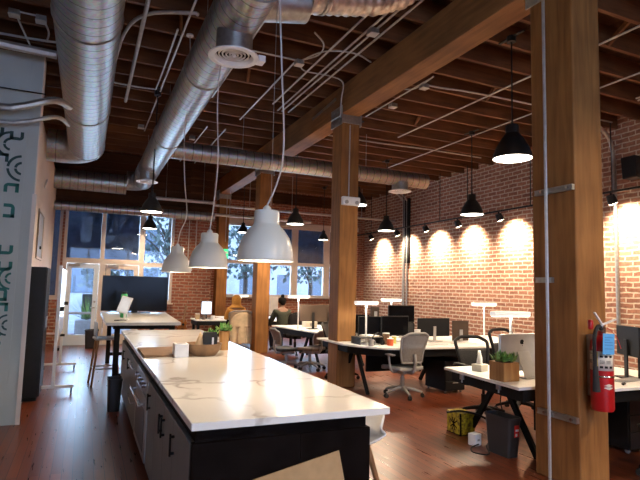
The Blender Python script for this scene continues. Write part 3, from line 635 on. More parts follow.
def black_pendant(x, y, z, R_, label, e=60, rod=True):
    t = thing('pendant_lamp', label, 'pendant lamp', (x, y, z), 0, 'black bell pendants'); s = R_ / .24
    prof = [(R_, 0), (R_, .012), (R_ * .96, .06 * s), (R_ * .80, .16 * s), (R_ * .58, .25 * s), (R_ * .40, .31 * s), (R_ * .34, .33 * s), (R_ * .34, .42 * s), (R_ * .30, .435 * s), (.02, .44 * s), (.018, .48 * s), (0, .481 * s)]
    MB().lathe(prof, n=40).build('shade', 'blackshade', t)
    MB().cyl((0, 0, .006), (0, 0, .018), R_ * .965, n=40).build('diffuser', 'disc', t, label='glowing round diffuser')
    h = ZJ - z
    MB().cyl((0, 0, .47 * s), (0, 0, h - .04), .011, n=8).build('rod', 'blackp', t)
    MB().cyl((0, 0, h - .10), (0, 0, h - .02), .06).box(-.02, .02, -.22, .22, h - .04, h - .02).build('canopy', 'blackp', t)
    light('pendant_light', 'AREA', (0, 0, -.004), e, (1, .76, .52), parent=t, shape='DISK', size=R_ * 1.9)
    return t
black_pendant(5.0, 5.07, 3.34, .25, 'nearest black bell pendant, left of the near column')
black_pendant(7.34, 8.6, 3.21, .24, 'black bell pendant second nearest, before the brick wall')
black_pendant(7.08, 11.6, 3.12, .22, 'black bell pendant right of the second column, under the cross duct')
black_pendant(4.3, 11.0, 3.03, .20, 'black bell pendant just right of the third column')
black_pendant(.98, 9.4, 2.84, .185, 'larger black bell pendant in front of the entrance windows', 26)
black_pendant(1.42, 13.8, 2.99, .18, 'smaller black bell pendant in front of the entrance windows', 26)
black_pendant(7.2, 15.8, 3.2, .17, 'small black bell pendant before the back window, left of second column', 26)
black_pendant(4.97, 9.3, 3.30, .21, 'black bell pendant half hidden behind the second column')
black_pendant(4.2, 15.0, 3.18, .16, 'tiny black bell pendant beside the farthest column', 22)

black_pendant(5.0, .8, 3.3, .24, 'black bell pendant added for light above the camera side of the right bay')  # out-of-view pendants added as extra warm light on the near side
black_pendant(7.34, 4.3, 3.2, .24, 'black bell pendant added for light beyond the right edge near the brick wall')
black_pendant(2.4, -.4, 3.2, .24, 'black bell pendant added for light above the open floor behind the camera')
# wall-washing track
XT = 9.32
t = thing('lighting_track', 'long black track hung along the brick wall', 'lighting track', (XT, 0, 3.62))
MB().box(-.02, .02, 2.0, 17.4, -.02, .02).build('rail', 'blackp', t, smooth=False)
for yy in (4.6, 6.85, 8.9, 11.1, 12.3, 14.2, 16.3): MB().cyl((0, yy, .02), (0, yy, ZJ - 3.62), .011, n=8).build('drop_rod', 'blackp', t)
for yy, lab in ((5.25, 'spotlight on the wall track beyond the right edge'), (6.88, 'spotlight on the wall track at far right beside the speaker'), (8.42, 'spotlight on the wall track hidden by the near column'), (9.93, 'spotlight on the wall track just left of the near column'),
                (11.52, 'spotlight on the wall track left of the second nearest black pendant'), (13.03, 'spotlight on the wall track right of the dropping pipes'), (14.62, 'spotlight on the wall track beside the dropping pipes'), (16.35, 'farthest spotlight on the wall track')):
    s = thing('track_spotlight', lab, 'spotlight', (XT, yy, 3.58), 0, 'spotlights washing the brick wall')
    MB().cyl((0, 0, -.03), (0, 0, .03), .02).build('stem', 'blackp', s)
    MB().cyl((-.02, 0, -.03), (.06, 0, -.17), .075, .095, n=20).build('head', 'blackp', s)
    MB().cyl((.062, 0, -.174), (.064, 0, -.177), .085, n=20).build('lens', 'bulb', s)
    light('spot_light', 'SPOT', (.075, 0, -.20), 470, (1, .79, .56), rot=(0, math.radians(-48), 0), parent=s, shadow_soft_size=.05, spot_size=math.radians(112), spot_blend=1.0)

# ================================================================ KITCHEN ISLAND
tag(MB().box(.52, 1.66, 2.65, 8.10, .88, .92).build('island_worktop', 'marble', bevel=.004), 'long veined marble worktop of the kitchen island', 'worktop')
t = thing('kitchen_island_base', 'black panelled frame and end of the island under the worktop', 'island base', (1.1, 2.72, 0))
MB().box(.03, .47, .0, 5.3, .0, .80).build('back_panel', 'darkwood', t, bevel=.004)
MB().box(-.56, .03, .0, .04, .0, .80).build('end_panel', 'darkwood', t, bevel=.004)
MB().box(-.54, .45, .02, 5.28, .80, .88).build('apron', 'darkwood', t, smooth=False)
MB().box(-.50, .03, .04, 5.3, 0, .09).build('plinth', 'black', t, smooth=False)
def cab(y0, y1, label, doors=(), drawers=0):
    c = thing('base_cabinet', label, 'cabinet', (.56, (y0 + y1) / 2, .09)); h = (y1 - y0) / 2
    MB().box(0, .56, -h + .002, h - .002, 0, .70).build('body', 'graycab', c, smooth=False)
    for a, b, hy in doors:
        a -= (y0 + y1) / 2; b -= (y0 + y1) / 2; hy -= (y0 + y1) / 2
        d = MB().box(-.022, 0, a + .002, b - .002, .01, .70).build('door', 'graycab', c, bevel=.003)
        MB().box(-.052, -.040, hy - .008, hy + .008, .50, .63).box(-.042, -.022, hy - .006, hy + .006, .51, .525).box(-.042, -.022, hy - .006, hy + .006, .605, .62).build('handle', 'black', d, bevel=.002)
    if drawers:
        for k in range(drawers):
            z0 = .01 + k * .69 / drawers; z1 = z0 + .69 / drawers - .006
            d = MB().box(-.022, 0, -h + .004, h - .004, z0, z1).build('drawer', 'graycab', c, bevel=.003)
            MB().bar((-.055, -h * .55, z1 - .07), (-.055, h * .55, z1 - .07), .014, .014).bar((-.055, -h * .5, z1 - .07), (-.02, -h * .5, z1 - .07), .01, .01).bar((-.055, h * .5, z1 - .07), (-.02, h * .5, z1 - .07), .01, .01).build('handle', 'chrome', d)
cab(2.76, 3.69, 'grey double cabinet at the near end of the island', ((2.76, 3.30, 3.235), (3.30, 3.69, 3.64)))
cab(3.69, 4.62, 'grey double cabinet next to the oven in the island', ((3.69, 4.15, 3.75), (4.15, 4.62, 4.45)))
cab(5.58, 6.5, 'grey drawer unit beyond the island oven', drawers=2)
cab(6.5, 8.0, 'farthest grey cabinet of the island', ((6.5, 7.25, 6.6), (7.25, 8.0, 7.4)))
t = thing('built_in_oven', 'black and steel oven built into the side of the island', 'oven', (.56, 5.1, .09))
MB().box(0, .56, -.475, .475, 0, .71).build('body', 'black', t, smooth=False)
MB().box(-.03, 0, -.47, .47, .56, .705).build('control_panel', 'stainless', t, bevel=.004)
for yy in (-.3, -.1, .1, .3): MB().cyl((-.06, yy, .635), (-.03, yy, .635), .024).build('knob', 'chrome', t)
d = MB().box(-.035, 0, -.47, .47, .03, .55).build('oven_door', 'stainless', t, bevel=.005)
MB().box(-.038, -.034, -.37, .37, .09, .44).build('door_glass', 'blackg', d)
MB().bar((-.085, -.42, .49), (-.085, .42, .49), .024, .024).bar((-.085, -.38, .49), (-.03, -.38, .49), .018, .018).bar((-.085, .38, .49), (-.03, .38, .49), .018, .018).build('handle', 'chrome', d, bevel=.004)

# things on the island
t = thing('cutting_board', 'long brown butcher-block board lying across the island', 'cutting board', (.535, 5.08, .92))
MB().box(0, .44, 0, .66, 0, .022).build('board', 'boardwood', t, bevel=.004)
t = thing('napkin_box', 'plain white square box on the island beside the wooden bowl', 'box', (.875, 5.10, .92))
MB().box(-.075, .055, -.07, .07, 0, .125).build('box_body', 'whitep', t, bevel=.006)
MB().box(-.05, .03, -.04, .04, .125, .128).build('slot', 'greyp', t)
t = thing('wooden_bowl', 'long brown wooden bowl holding a paper bag on the island', 'bowl', (1.09, 5.16, .92))
MB().lathe([(.0, .012), (.11, .012), (.155, .06), (.175, .115), (.183, .115), (.165, .05), (.12, 0), (0, 0)], n=40, sy=.85).build('bowl_body', 'bowlwood', t)
def bag(loc, w, d, h, label, m='paper'):
    t = thing('paper_bag', label, 'bag', loc, .2)
    n = 14; g = []
    rr = random.Random(3)
    for k in range(6):
        f = k / 5; row = []
        for i in range(n + 1):
            a = 2 * PI * i / n; sq = 1 / max(abs(math.cos(a)), abs(math.sin(a))) ** .7
            q = (1 - .25 * f + (.10 * f) * math.sin(5 * a + k))
            row.append(Vector((w * sq * math.cos(a) * q, d * sq * math.sin(a) * (q - .2 * f), h * f + (.02 * math.sin(3 * a) if k == 5 else 0))))
        g.append(row)
    MB().sheet(g).build('bag_body', m, t, solid=.002, ang=25); MB().cyl((0, 0, .0), (0, 0, .004), w * .8, n=10).build('bag_base', m, t)
    return t
b_ = bag((1.06, 5.20, .955), .06, .05, .17, 'open crumpled kraft bag leaning in the wooden bowl'); b_.rotation_euler = (.1, .25, .3)
t = thing('bread_roll', 'pale brown bread roll in the wooden bowl', 'bread', (1.0, 5.12, .985)); MB().ell((0, 0, 0), .055, .035, .028, mx=rot('Z', 30)).build('crust', 'paper', t); k = MB()
for q in (-.02, 0, .02): k.bar((q - .008, -.02, .027), (q + .008, .02, .027), .004, .003)
k.build('score', 'boardwood', t)
t = thing('coffee_bag', 'black coffee bag with a white stripe standing in the bowl', 'bag', (1.15, 5.15, .935)); t.scale = (1.1, 1.0, 1.12)
MB().add([(-.055, -.035, .0), (.055, -.035, 0), (.055, .035, 0), (-.055, .035, 0), (-.065, -.03, .14), (.065, -.03, .14), (.065, .03, .14), (-.065, .03, .14), (-.062, -.006, .185), (.062, -.006, .185), (.062, .006, .185), (-.062, .006, .185)],
         [(3, 2, 1, 0), (0, 1, 5, 4), (1, 2, 6, 5), (2, 3, 7, 6), (3, 0, 4, 7), (4, 5, 9, 8), (5, 6, 10, 9), (6, 7, 11, 10), (7, 4, 8, 11), (8, 9, 10, 11)]).build('pouch', 'blackp', t, bevel=.006)
MB().box(.012, .028, -.0385, -.034, .02, .14).build('stripe', 'whitep', t)
def plant_pot(loc, label, r=.055, h=.11, m='woodpot', n=34, leafh=.07, spread=.075, square=False, lm='leaf2', seed=1):
    t = thing('potted_plant', label, 'plant', loc); rr = random.Random(seed)
    if square: MB().box(-r, r, -r, r, 0, h).build('pot', m, t, bevel=.004)
    else: MB().lathe([(0, 0), (r * .88, 0), (r, h), (r * .9, h), (r * .86, h * .8), (0, h * .8)], n=28).build('pot', m, t)
    MB().cyl((0, 0, h * .8), (0, 0, h + .002), r * .88).build('soil', 'soil', t)
    lf = MB(); l2 = MB()
    for i in range(n):
        a = rr.uniform(0, 2 * PI); el = rr.uniform(.25, 1.4); L_ = leafh * rr.uniform(.7, 1.15)
        base = Vector((math.cos(a), math.sin(a), 0)) * rr.uniform(0, r * .8) + Vector((0, 0, h))
        dr = Vector((math.cos(a) * math.cos(el), math.sin(a) * math.cos(el), math.sin(el))); sd = dr.cross(Vector((0, 0, 1))).normalized(); up = sd.cross(dr)
        w_ = L_ * .26; c = base + dr * L_ * .5
        vs = [base, base + dr * L_ * .5 + sd * w_, base + dr * L_ + up * L_ * .15, base + dr * L_ * .5 - sd * w_, c + up * w_ * .5, c - up * w_ * .5]
        (lf if i % 2 else l2).add(vs, [(0, 1, 4), (1, 2, 4), (2, 3, 4), (3, 0, 4), (1, 0, 5), (2, 1, 5), (3, 2, 5), (0, 3, 5)])
    lf.build('foliage', lm, t); l2.build('foliage', 'leaf', t)
    return t
plant_pot((1.385, 5.52, .92), 'green succulent in a tall tree-trunk pot on the island', .055, .20, n=40, leafh=.09, seed=5)
plant_pot((1.23, 5.42, .92), 'small green plant in a grey pot behind the bowl on the island', .05, .17, 'greyp', n=30, leafh=.07, seed=8)

# shell stool behind the island's end, cardboard leaning on its front
def shell_stool(loc, rz, label, seat='whitep'):
    t = thing('shell_stool', label, 'stool', loc, rz)
    g = []
    for i in range(13):
        u = i / 12; row = []
        for j in range(13):
            v = -1 + 2 * j / 12
            x = .21 * v * (1 - .12 * (abs(u - .5) * 2) ** 3)
            if u < .7: y = -.20 + .46 * u / .7 * .85; z = .64 + .03 * (1 - u / .7) ** 2 * 0 - .03 * math.sin(PI * u / .7) + .07 * abs(v) ** 3 * u
            else: f = (u - .7) / .3; y = .191 + .05 * f; z = .64 + .17 * f + .07 * abs(v) ** 3 * (1 - f) - .05 * f * abs(v) ** 4; 
            if u >= .7: y -= .10 * abs(v) ** 2.5
            row.append((x, y, z))
        g.append(row)
    MB().sheet(g).build('seat_shell', seat, t, solid=.018, sub=1)
    MB().cyl((0, 0, .585), (0, 0, .615), .12).build('seat_mount', 'blackp', t)
    for sx in (-1, 1):
        for sy in (-1, 1): MB().cyl((sx * .22, sy * .22, 0), (sx * .09, sy * .09, .60), .016, .02, n=12).build('leg', 'stoolwood', t)
    f = MB()
    for a, b in (((-1, -1), (1, -1)), ((1, -1), (1, 1)), ((1, 1), (-1, 1)), ((-1, 1), (-1, -1))): f.cyl((a[0] * .175, a[1] * .175, .22), (b[0] * .175, b[1] * .175, .22), .009, n=8)
    f.build('footrest', 'steel', t)
    return t
shell_stool((1.63, 3.12, 0), -PI / 2 + .15, 'white shell stool tucked in at the right side of the island')
t = thing('cardboard_sheet', 'plain cardboard sheet leaning on the black end of the island', 'cardboard', (1.25, 2.66, 0))
mx = rot('X', -4) @ rot('Y', -11)
MB().box(-.62, .24, -.008, 0, .10, .66, mx).build('sheet', 'cardboard', t, smooth=False)
MB().ell((.03, -.010, .44), .07, .002, .016, 14, 6).build('hand_hole', 'black', t)

# ================================================================ STANDING TABLE, TV, TABLET
t = thing('standing_table', 'high pale-topped meeting table beyond the island', 'table', (.94, 10.0, 0))
MB().prism([(-.62, -1.5), (.49, -1.5), (.66, 1.55), (-.62, 1.55)], .955, 1.0).build('tabletop', mat('table_top_grey', (.50, .49, .46), .3), t, bevel=.004)
MB().box(-.50, .42, -1.35, 1.40, .89, .955).build('frame', 'black', t, smooth=False)
for sx in (-.44, .38):
    for sy in (-1.3, 1.35): MB().box(sx - .04, sx + .04, sy - .04, sy + .04, 0, .89).build('leg', 'black', t, bevel=.004)
MB().box(-.40, .36, 1.32, 1.38, .15, .21).build('stretcher', 'black', t); MB().box(-.40, .36, -1.33, -1.27, .15, .21).build('stretcher', 'black', t)
t = thing('television', 'large black flat television standing at the far end of high table', 'television', (.96, 11.35, 1.0))
MB().box(-.64, .64, -.02, .025, .035, .745).build('bezel', 'blackp', t, bevel=.006); MB().box(-.625, .625, -.023, -.019, .05, .73).build('display', 'screen', t, smooth=False)
MB().box(-.3, .3, -.10, .12, 0, .012).build('foot', 'blackp', t, bevel=.004); MB().box(-.06, .06, 0, .03, .012, .1).build('neck', 'blackp', t)
t = thing('tablet_stand', 'white tablet on a slanted stand on the high table', 'tablet', (.62, 9.2, 1.0), -.5)
mx = T(0, 0, .24) @ rot('Y', 12) @ rot('X', -18)
MB().box(-.095, .095, -.008, .008, -.14, .14, mx).build('tablet_body', 'whitep', t, bevel=.006); MB().box(-.08, .08, -.010, -.007, -.115, .115, mx).build('display', mat('tablet_display', (.55, .55, .55), .2, emit=(.8, .8, .8), es=.35), t)
MB().cyl((0, .02, 0), (0, .02, .012), .075).cyl((0, .02, .01), (0, .02, .16), .018).build('stand', 'whitep', t)
t = thing('green_bottle', 'tall bright green bottle standing behind the tablet', 'bottle', (.645, 9.75, 1.0)); MB().lathe([(0, 0), (.05, 0), (.055, .02), (.055, .38), (.045, .41), (0, .41)], n=20).build('bottle_body', mat('green_cup_paint', (.02, .32, .10), .4), t); MB().cyl((0, 0, .41), (0, 0, .45), .04).build('lid', 'blackp', t)
for x, y in ((.52, 8.75), (.47, 9.05)):
    pass
t = thing('sunglasses', 'small black cable coil lying at the left table corner', 'cable', (.50, 8.95, 1.0)); MB().tube([(.04 * math.cos(a), .035 * math.sin(a), .006) for a in [k * PI / 5 for k in range(11)]] + [(.10, .04, .006), (.14, -.01, .006)], .006, 6, 3).build('cable_loop', 'blackp', t)
t.name = 'cable_coil'
def bar_stool(loc, rz, label):
    t = thing('bar_stool', label, 'stool', loc, rz)
    MB().box(-.18, .18, -.18, .18, .70, .735).build('seat', 'greyp', t, bevel=.012)
    for sx in (-1, 1):
        for sy in (-1, 1): MB().cyl((sx * .20, sy * .20, 0), (sx * .13, sy * .13, .70), .015, .019, n=10).build('leg', 'stoolwood', t)
    f = MB()
    for a, b in (((-1, -1), (1, -1)), ((1, -1), (1, 1)), ((1, 1), (-1, 1)), ((-1, 1), (-1, -1))): f.cyl((a[0] * .175, a[1] * .175, .26), (b[0] * .175, b[1] * .175, .26), .010, n=8)
    f.build('footrest', 'steel', t)
    MB().box(-.16, .16, .15, .17, .76, .98, rot('X', 0)).build('backrest', 'bluec', t, bevel=.02); MB().bar((-.12, .16, .72), (-.12, .16, .80), .02, .02).bar((.12, .16, .72), (.12, .16, .80), .02, .02).build('back_post', 'steel', t)
    return t
bar_stool((.36, 9.05, 0), PI / 2 + .1, 'wooden-legged bar stool with pale blue back at high table corner')
def bin_(name, loc, rz, w, d, h, label, m='greybin', cat='waste bin', taper=.82):
    t = thing(name, label, cat, loc, rz); o = MB()
    def rr_(w, d, r, n=4):
        pts = []
        for cx, cy, a0 in ((w - r, d - r, 0), (-w + r, d - r, 90), (-w + r, -d + r, 180), (w - r, -d + r, 270)):
            for k in range(n + 1): a = math.radians(a0 + 90 * k / n); pts.append((cx + r * math.cos(a), cy + r * math.sin(a)))
        return pts
    lay = [(taper, 0), (1, h), (1.06, h), (1.06, h - .02), (1.0, h - .02)]
    R1 = []
    rows = [(rr_(w * taper, d * taper, .03), 0), (rr_(w, d, .04), h - .025), (rr_(w * 1.06, d * 1.06, .045), h - .025), (rr_(w * 1.06, d * 1.06, .045), h), (rr_(w * .97, d * .97, .04), h), (rr_(w * .8, d * .8, .03), .01)]
    n = len(rows[0][0]); vs = [(x, y, z) for r_, z in rows for x, y in r_]
    o.add(vs, [(k * n + i, k * n + (i + 1) % n, (k + 1) * n + (i + 1) % n, (k + 1) * n + i) for k in range(5) for i in range(n)] + [tuple(range(n))[::-1], tuple(range(5 * n, 6 * n))])
    o.build('bin_body', m, t); return t
bin_('waste_bin', (.42, 7.2, 0), 0, .085, .13, .40, 'black waste bin against the far side of the island'); bin_('waste_bin', (.22, 14.0, 0), 0, .15, .15, .45, 'small dark waste bin before the glass entrance door')

# rolling whiteboard, black cabinet, niche
t = thing('rolling_whiteboard', 'tall white-framed rolling board seen edge-on by the corridor wall', 'whiteboard', (-.33, 9.6, 0))
for sy in (-1.12, 1.16):
    MB().box(-.022, .022, sy - .03, sy + .03, .09, 1.83).build('post', 'whitep', t, bevel=.004)
    MB().box(-.30, .27, sy - .025, sy + .025, .075, .115).build('foot_bar', 'whitep', t, bevel=.004)
    for sx in (-.26, .24): MB().cyl((sx - .012, sy, .032), (sx + .012, sy, .032), .032, n=16).bar((sx, sy, .03), (sx, sy, .08), .02, .03).build('caster', 'rubber', t)
MB().box(-.012, .012, -1.09, 1.13, .72, 1.80).build('board', 'clearboard', t, bevel=.004)
for sy in (-1.09, 1.13):
    MB().cyl((-.03, sy, 1.2), (.075, sy, 1.2), .032, n=14).build('knob', 'blackp', t); MB().cyl((-.03, sy, .62), (.05, sy, .62), .022, n=12).build('knob', 'blackp', t)
t = thing('storage_locker', 'tall black locker standing beside the corridor wall', 'cabinet', (-.655, 8.36, 0))
MB().box(-.13, .17, -.35, .35, .05, 1.79).build('body', 'blackp', t, bevel=.006); MB().box(-.11, .15, -.33, .33, 0, .05).build('plinth', 'black', t)
MB().box(.17, .182, -.34, -.003, .06, 1.78).build('door', 'blackp', t, bevel=.002); MB().box(.17, .182, .003, .34, .06, 1.78).build('door', 'blackp', t, bevel=.002)
MB().box(.182, .20, -.05, -.03, .95, 1.1).box(.182, .20, .03, .05, .95, 1.1).build('handle', 'steel', t, bevel=.002)
t = thing('magazine_rack', 'narrow rack of pale folders just past the black locker', 'rack', (-.68, 9.15, 0))
MB().box(-.10, .14, -.14, .14, 0, 1.45).build('rack_frame', 'greyp', t, bevel=.004)
for k in range(5): MB().box(.14, .165, -.12, .12, .28 + .24 * k, .46 + .24 * k, None).build('folder', 'label', t, bevel=.002)
t = thing('wall_niche_frame', 'pale framed recess high on the corridor wall end', 'wall frame', (-.795, 10.6, 1.98))
MB().box(-.004, .02, -.56, .58, 0, .04).box(-.004, .02, -.56, .58, .82, .86).box(-.004, .02, -.56, -.52, .04, .82).box(-.004, .02, .54, .58, .04, .82).build('frame', 'frame', t, bevel=.003)
MB().box(-.004, .004, -.52, .54, .04, .82).build('inset', 'greyp', t, smooth=False); MB().cyl((.004, .1, .22), (.03, .1, .22), .03, n=12).build('hook', 'black', t)
t = thing('wall_bracket', 'small rounded wall bracket high on the corridor wall', 'bracket', (-.795, 10.9, 3.42)); MB().tube([(0, -.05, -.07), (.03, -.05, .06), (.03, .05, .06), (0, .05, -.07)], .010, 8, 6).build('loop', 'steel', t); MB().box(-.002, .008, -.07, .07, -.09, -.07).build('plate', 'steel', t)
t = thing('coffee_table', 'low wooden side table by the far left brick sill', 'table', (-.62, 12.8, 0)); MB().box(-.17, .17, -.25, .25, .44, .47).build('top', 'stoolwood', t, bevel=.003)
for sx in (-1, 1):
    for sy in (-1, 1): MB().box(sx * .14 - .015, sx * .14 + .015, sy * .22 - .015, sy * .22 + .015, 0, .44).build('leg', 'stoolwood', t)
t = thing('guitar', 'brown acoustic guitar leaning against the brick pier', 'guitar', (2.42, 14.30, .28), .15, rx=math.radians(-8), ry=math.radians(9)); t.scale = (.8, .8, .75)
out = [(0, .02), (.13, .05), (.175, .14), (.15, .24), (.10, .30), (.125, .38), (.12, .45), (.05, .49)]
poly = out + [(-x, z) for x, z in out[::-1]]
MB().prism(poly, -.045, .045, 'y').build('body', 'guitar', t, bevel=.008); MB().box(-.025, .025, -.055, -.03, .42, .92).build('neck', 'bowlwood', t, bevel=.003); MB().box(-.035, .035, -.055, -.035, .92, 1.06).build('headstock', 'bowlwood', t, bevel=.003); MB().cyl((0, -.047, .34), (0, -.0455, .34), .045).build('sound_hole', 'black', t); MB().box(-.05, .05, -.055, -.045, .17, .19).build('bridge', 'black', t)
MB().bar((-.1, 0, -.375), (-.03, 0, .04), .02, .02).bar((.1, 0, -.375), (.03, 0, .04), .02, .02).bar((0, .16, -.375), (0, .03, .04), .02, .02).bar((-.1, -.06, .02), (.1, -.06, .02), .02, .02).build('floor_stand', 'black', t)
t = thing('wall_sconce', 'small white wall fixtures on the brick pier behind the pendants', 'wall fixture', (2.62, YD, 2.06)); MB().box(-.05, .05, -.06, 0, -.08, .08).build('plate', 'whitep', t, bevel=.01); MB().cyl((0, -.07, -.03), (0, -.06, -.03), .02).build('button', 'greyp', t)
conduit([(2.75, YD - .02, 2.1), (2.75, YD - .02, 3.6)], 'vertical conduit up the brick pier behind pendants', .014, sub=1); conduit([(2.55, YD - .02, 2.1), (2.55, YD - .02, 3.6)], 'second vertical conduit up the brick pier, left one', .014, sub=1)

# ================================================================ OFFICE CHAIRS
def office_chair(loc, rz, label, fm='blackp', mm='blackmesh', sm=None, bw=.26, bh=.56, z_seat=.46, group=None, bend=.04, arms=True, opening=False, deep=0.):
    """faces local +Y (backrest at -Y)"""
    t = thing('office_chair', label, 'chair', loc, rz, group)
    for k in range(5):
        a = PI / 2 + k * 2 * PI / 5 + .3; c, s = math.cos(a), math.sin(a)
        l = MB().tube([(c * .03, s * .03, .13), (c * .15, s * .15, .115), (c * .30, s * .30, .075)], .02, 10, 4, True, [.028, .022, .016]).build('star_leg', fm, t)
        MB().cyl((c * .30 - s * .022, s * .30 + c * .022, .03), (c * .30 - s * .006, s * .30 + c * .006, .03), .03, n=14).cyl((c * .30 + s * .022, s * .30 - c * .022, .03), (c * .30 + s * .006, s * .30 - c * .006, .03), .03, n=14).cyl((c * .30, s * .30, .03), (c * .30, s * .30, .075), .009, n=8).build('caster', 'rubber', l)
    MB().cyl((0, 0, .09), (0, 0, .30), .030, n=16).cyl((0, 0, .30), (0, 0, z_seat - .05), .018, n=16).build('gas_lift', fm, t)
    g = []
    for i in range(9):
        u = i / 8; row = []
        for j in range(9):
            v = -1 + j / 4
            row.append((.25 * v * (1 - .12 * (2 * abs(u - .5)) ** 4), -.22 + .46 * u, z_seat + .015 * v * v - .035 * max(0, (u - .75) * 4) ** 2 * .8))
        g.append(row)
    MB().sheet(g).build('seat', sm or mm, t, solid=.055, bevel=.01)
    MB().box(-.10, .10, -.13, .13, z_seat - .085, z_seat - .03).build('seat_mechanism', fm, t, bevel=.01)
    # back: curved mesh panel in a tubular frame
    def bp(v, u):
        wv = bw * (.74 + .26 * min(1, u / .8) ** .8) if u < .82 else bw * (1.0 - .10 * ((u - .82) / .18) ** 2)
        y = -.25 - .05 * u - .05 * math.sin(PI * u) * -1 * .3 - .05 * u * u + bend * v * v
        return Vector((wv * v, y, z_seat + .10 + bh * u - (.03 * v ** 4 if u > .9 else 0)))
    nu, nv = 12, 10
    MB().sheet([[bp(-1 + 2 * j / nv, i / nu) for j in range(nv + 1)] for i in range(0 if not opening else 0, nu + 1 if not opening else 9)]).build('backrest', mm, t, solid=.006)
    loop = [bp(-1, i / 8) for i in range(9)] + [bp(-1 + 2 * j / 6, 1) + Vector((0, 0, .012)) for j in range(1, 6)] + [bp(1, 1 - i / 8) for i in range(9)] + [bp(1 - 2 * j / 4, 0) for j in range(1, 4)]
    MB().tube(loop + [loop[0]], .015 if not opening else .022, 8, 3).build('back_frame', fm, t)
    MB().tube([(0, -.10, z_seat - .06), (0, -.24, z_seat - .04), (0, -.29, z_seat + .10), bp(0, .30) + Vector((0, -.02, 0))], .022, 8, 5).build('back_support', fm, t)
    if arms:
        for sx in (-1, 1):
            a = MB().tube([(sx * .16, -.08, z_seat - .05), (sx * .28, -.08, z_seat - .02), (sx * .30, -.06, z_seat + .10), (sx * .30, -.04, z_seat + .20)], .017, 8, 5).build('arm_post', fm, t)
            MB().box(sx * .30 - .035, sx * .30 + .035, -.16, .12, z_seat + .20, z_seat + .225).build('arm_pad', fm, a, bevel=.01)
    return t
office_chair((4.47, 6.80, 0), 0.12, 'grey mesh office chair pushed up to the middle desk, back to the camera', 'greyp', 'greymesh', 'greyp', .25, .43, .43)
office_chair((4.74, 5.34, 0), PI - .15, 'black office chair at the near desk, its rounded back left of the plant', bw=.24, bh=.42, opening=True)
office_chair((5.45, 5.45, 0), PI + .1, 'black office chair partly hidden behind the white desktop computer', bw=.24, bh=.50, opening=True)
office_chair((4.3, 8.5, 0), PI + .6, 'black office chair under the far side of middle desk', bw=.24, bh=.40)
office_chair((5.9, 8.9, 0), PI - .4, 'black office chair behind the middle desk towards the brick wall', bw=.24, bh=.40)
office_chair((4.78, 2.95, 0), .2, 'black office chair behind the near column, only a caster showing', bw=.22, bh=.38)
office_chair((3.70, 9.75, 0), -1.35, 'taupe office chair standing by the far desk, left one', 'greyp', 'taupe', 'blackmesh', .15, .30, .38, arms=False)
office_chair((4.12, 9.55, 0), .5, 'grey-brown office chair tucked under the far desk, right one', 'greyp', 'taupe', None, .22, .26, .40, arms=False)

# ================================================================ DESKS
def desk(name, label, poly, zt=.74, legs=(), apron=None, th=.028, tm='white'):
    cx = sum(p[0] for p in poly) / len(poly); cy = sum(p[1] for p in poly) / len(poly)
    t = thing(name, label, 'desk', (cx, cy, 0)); P = [(x - cx, y - cy) for x, y in poly]
    MB().prism(P, zt - th, zt).build('desktop', tm, t, bevel=.003, smooth=False)
    Q = [(x * .93, y * .93) for x, y in P]
    MB().prism(Q, zt - th - .11, zt - th).build('under_frame', 'black', t, smooth=False)
    for kind, x, y, s in legs:
        x -= cx; y -= cy
        if kind == 'A':
            MB().bar((x, y + .06, zt - .10), (x, y + s, 0), .06, .035, (1, 0, 0)).build('leg', 'black', t, smooth=False); MB().bar((x, y - .06, zt - .10), (x, y - s, 0), .06, .035, (1, 0, 0)).build('leg', 'black', t, smooth=False)
            MB().box(x - .02, x + .02, y - .12, y + .12, zt - .16, zt - .10).build('leg_bracket', 'black', t)
        else: MB().box(x - .03, x + .03, y - .03, y + .03, 0, zt - .10).build('leg', 'black', t, smooth=False)
    return t
desk('desk', 'near white-topped double desk with slanted black legs beside the near column', [(3.66, 3.66), (4.22, 3.66), (4.22, 3.36), (5.9, 3.30), (5.9, 4.86), (3.78, 4.90)], legs=(('A', 4.09, 4.35, .50), ('A', 5.6, 4.1, .50)))
tag(MB().box(4.3, 5.8, 4.06, 4.10, .20, .60).build('cable_screen', 'black', smooth=False), 'black modesty panel under the near desk', 'panel')
desk('desk', 'middle white-topped double desk with the row of black monitors', [(3.72, 7.35), (3.84, 7.05), (4.10, 6.70), (4.35, 6.62), (7.4, 6.50), (7.4, 8.25), (3.72, 8.35)], legs=(('A', 4.02, 7.5, .45), ('A', 7.1, 7.4, .5), ('A', 5.6, 7.45, .5)))
desk('desk', 'far white-topped desk with the wide brown monitor left of second column', [(3.88, 11.2), (4.16, 9.3), (5.6, 9.2), (5.9, 11.15)], legs=(('A', 4.4, 10.2, .5), ('A', 5.4, 10.2, .5)))
desk('desk', 'small far desk with a lit screen by the brick pier', [(2.54, 13.0), (3.3, 12.98), (3.3, 13.8), (2.54, 13.8)], legs=(('P', 2.62, 13.1, 0), ('P', 3.2, 13.1, 0), ('P', 2.62, 13.7, 0), ('P', 3.2, 13.7, 0)))
desk('desk', 'farthest desk where the hooded person sits', [(3.35, 13.55), (5.4, 13.5), (5.4, 14.6), (3.35, 14.6)], legs=(('P', 3.45, 13.65, 0), ('P', 5.3, 13.65, 0), ('P', 3.45, 14.5, 0), ('P', 5.3, 14.5, 0)))
desk('desk', 'far desk under the back windows behind the dark-haired person', [(4.0, 12.75), (6.8, 12.7), (6.8, 13.42), (4.0, 13.42)], legs=(('P', 4.1, 12.85, 0), ('P', 6.7, 12.85, 0), ('P', 4.1, 13.3, 0), ('P', 6.7, 13.3, 0)))
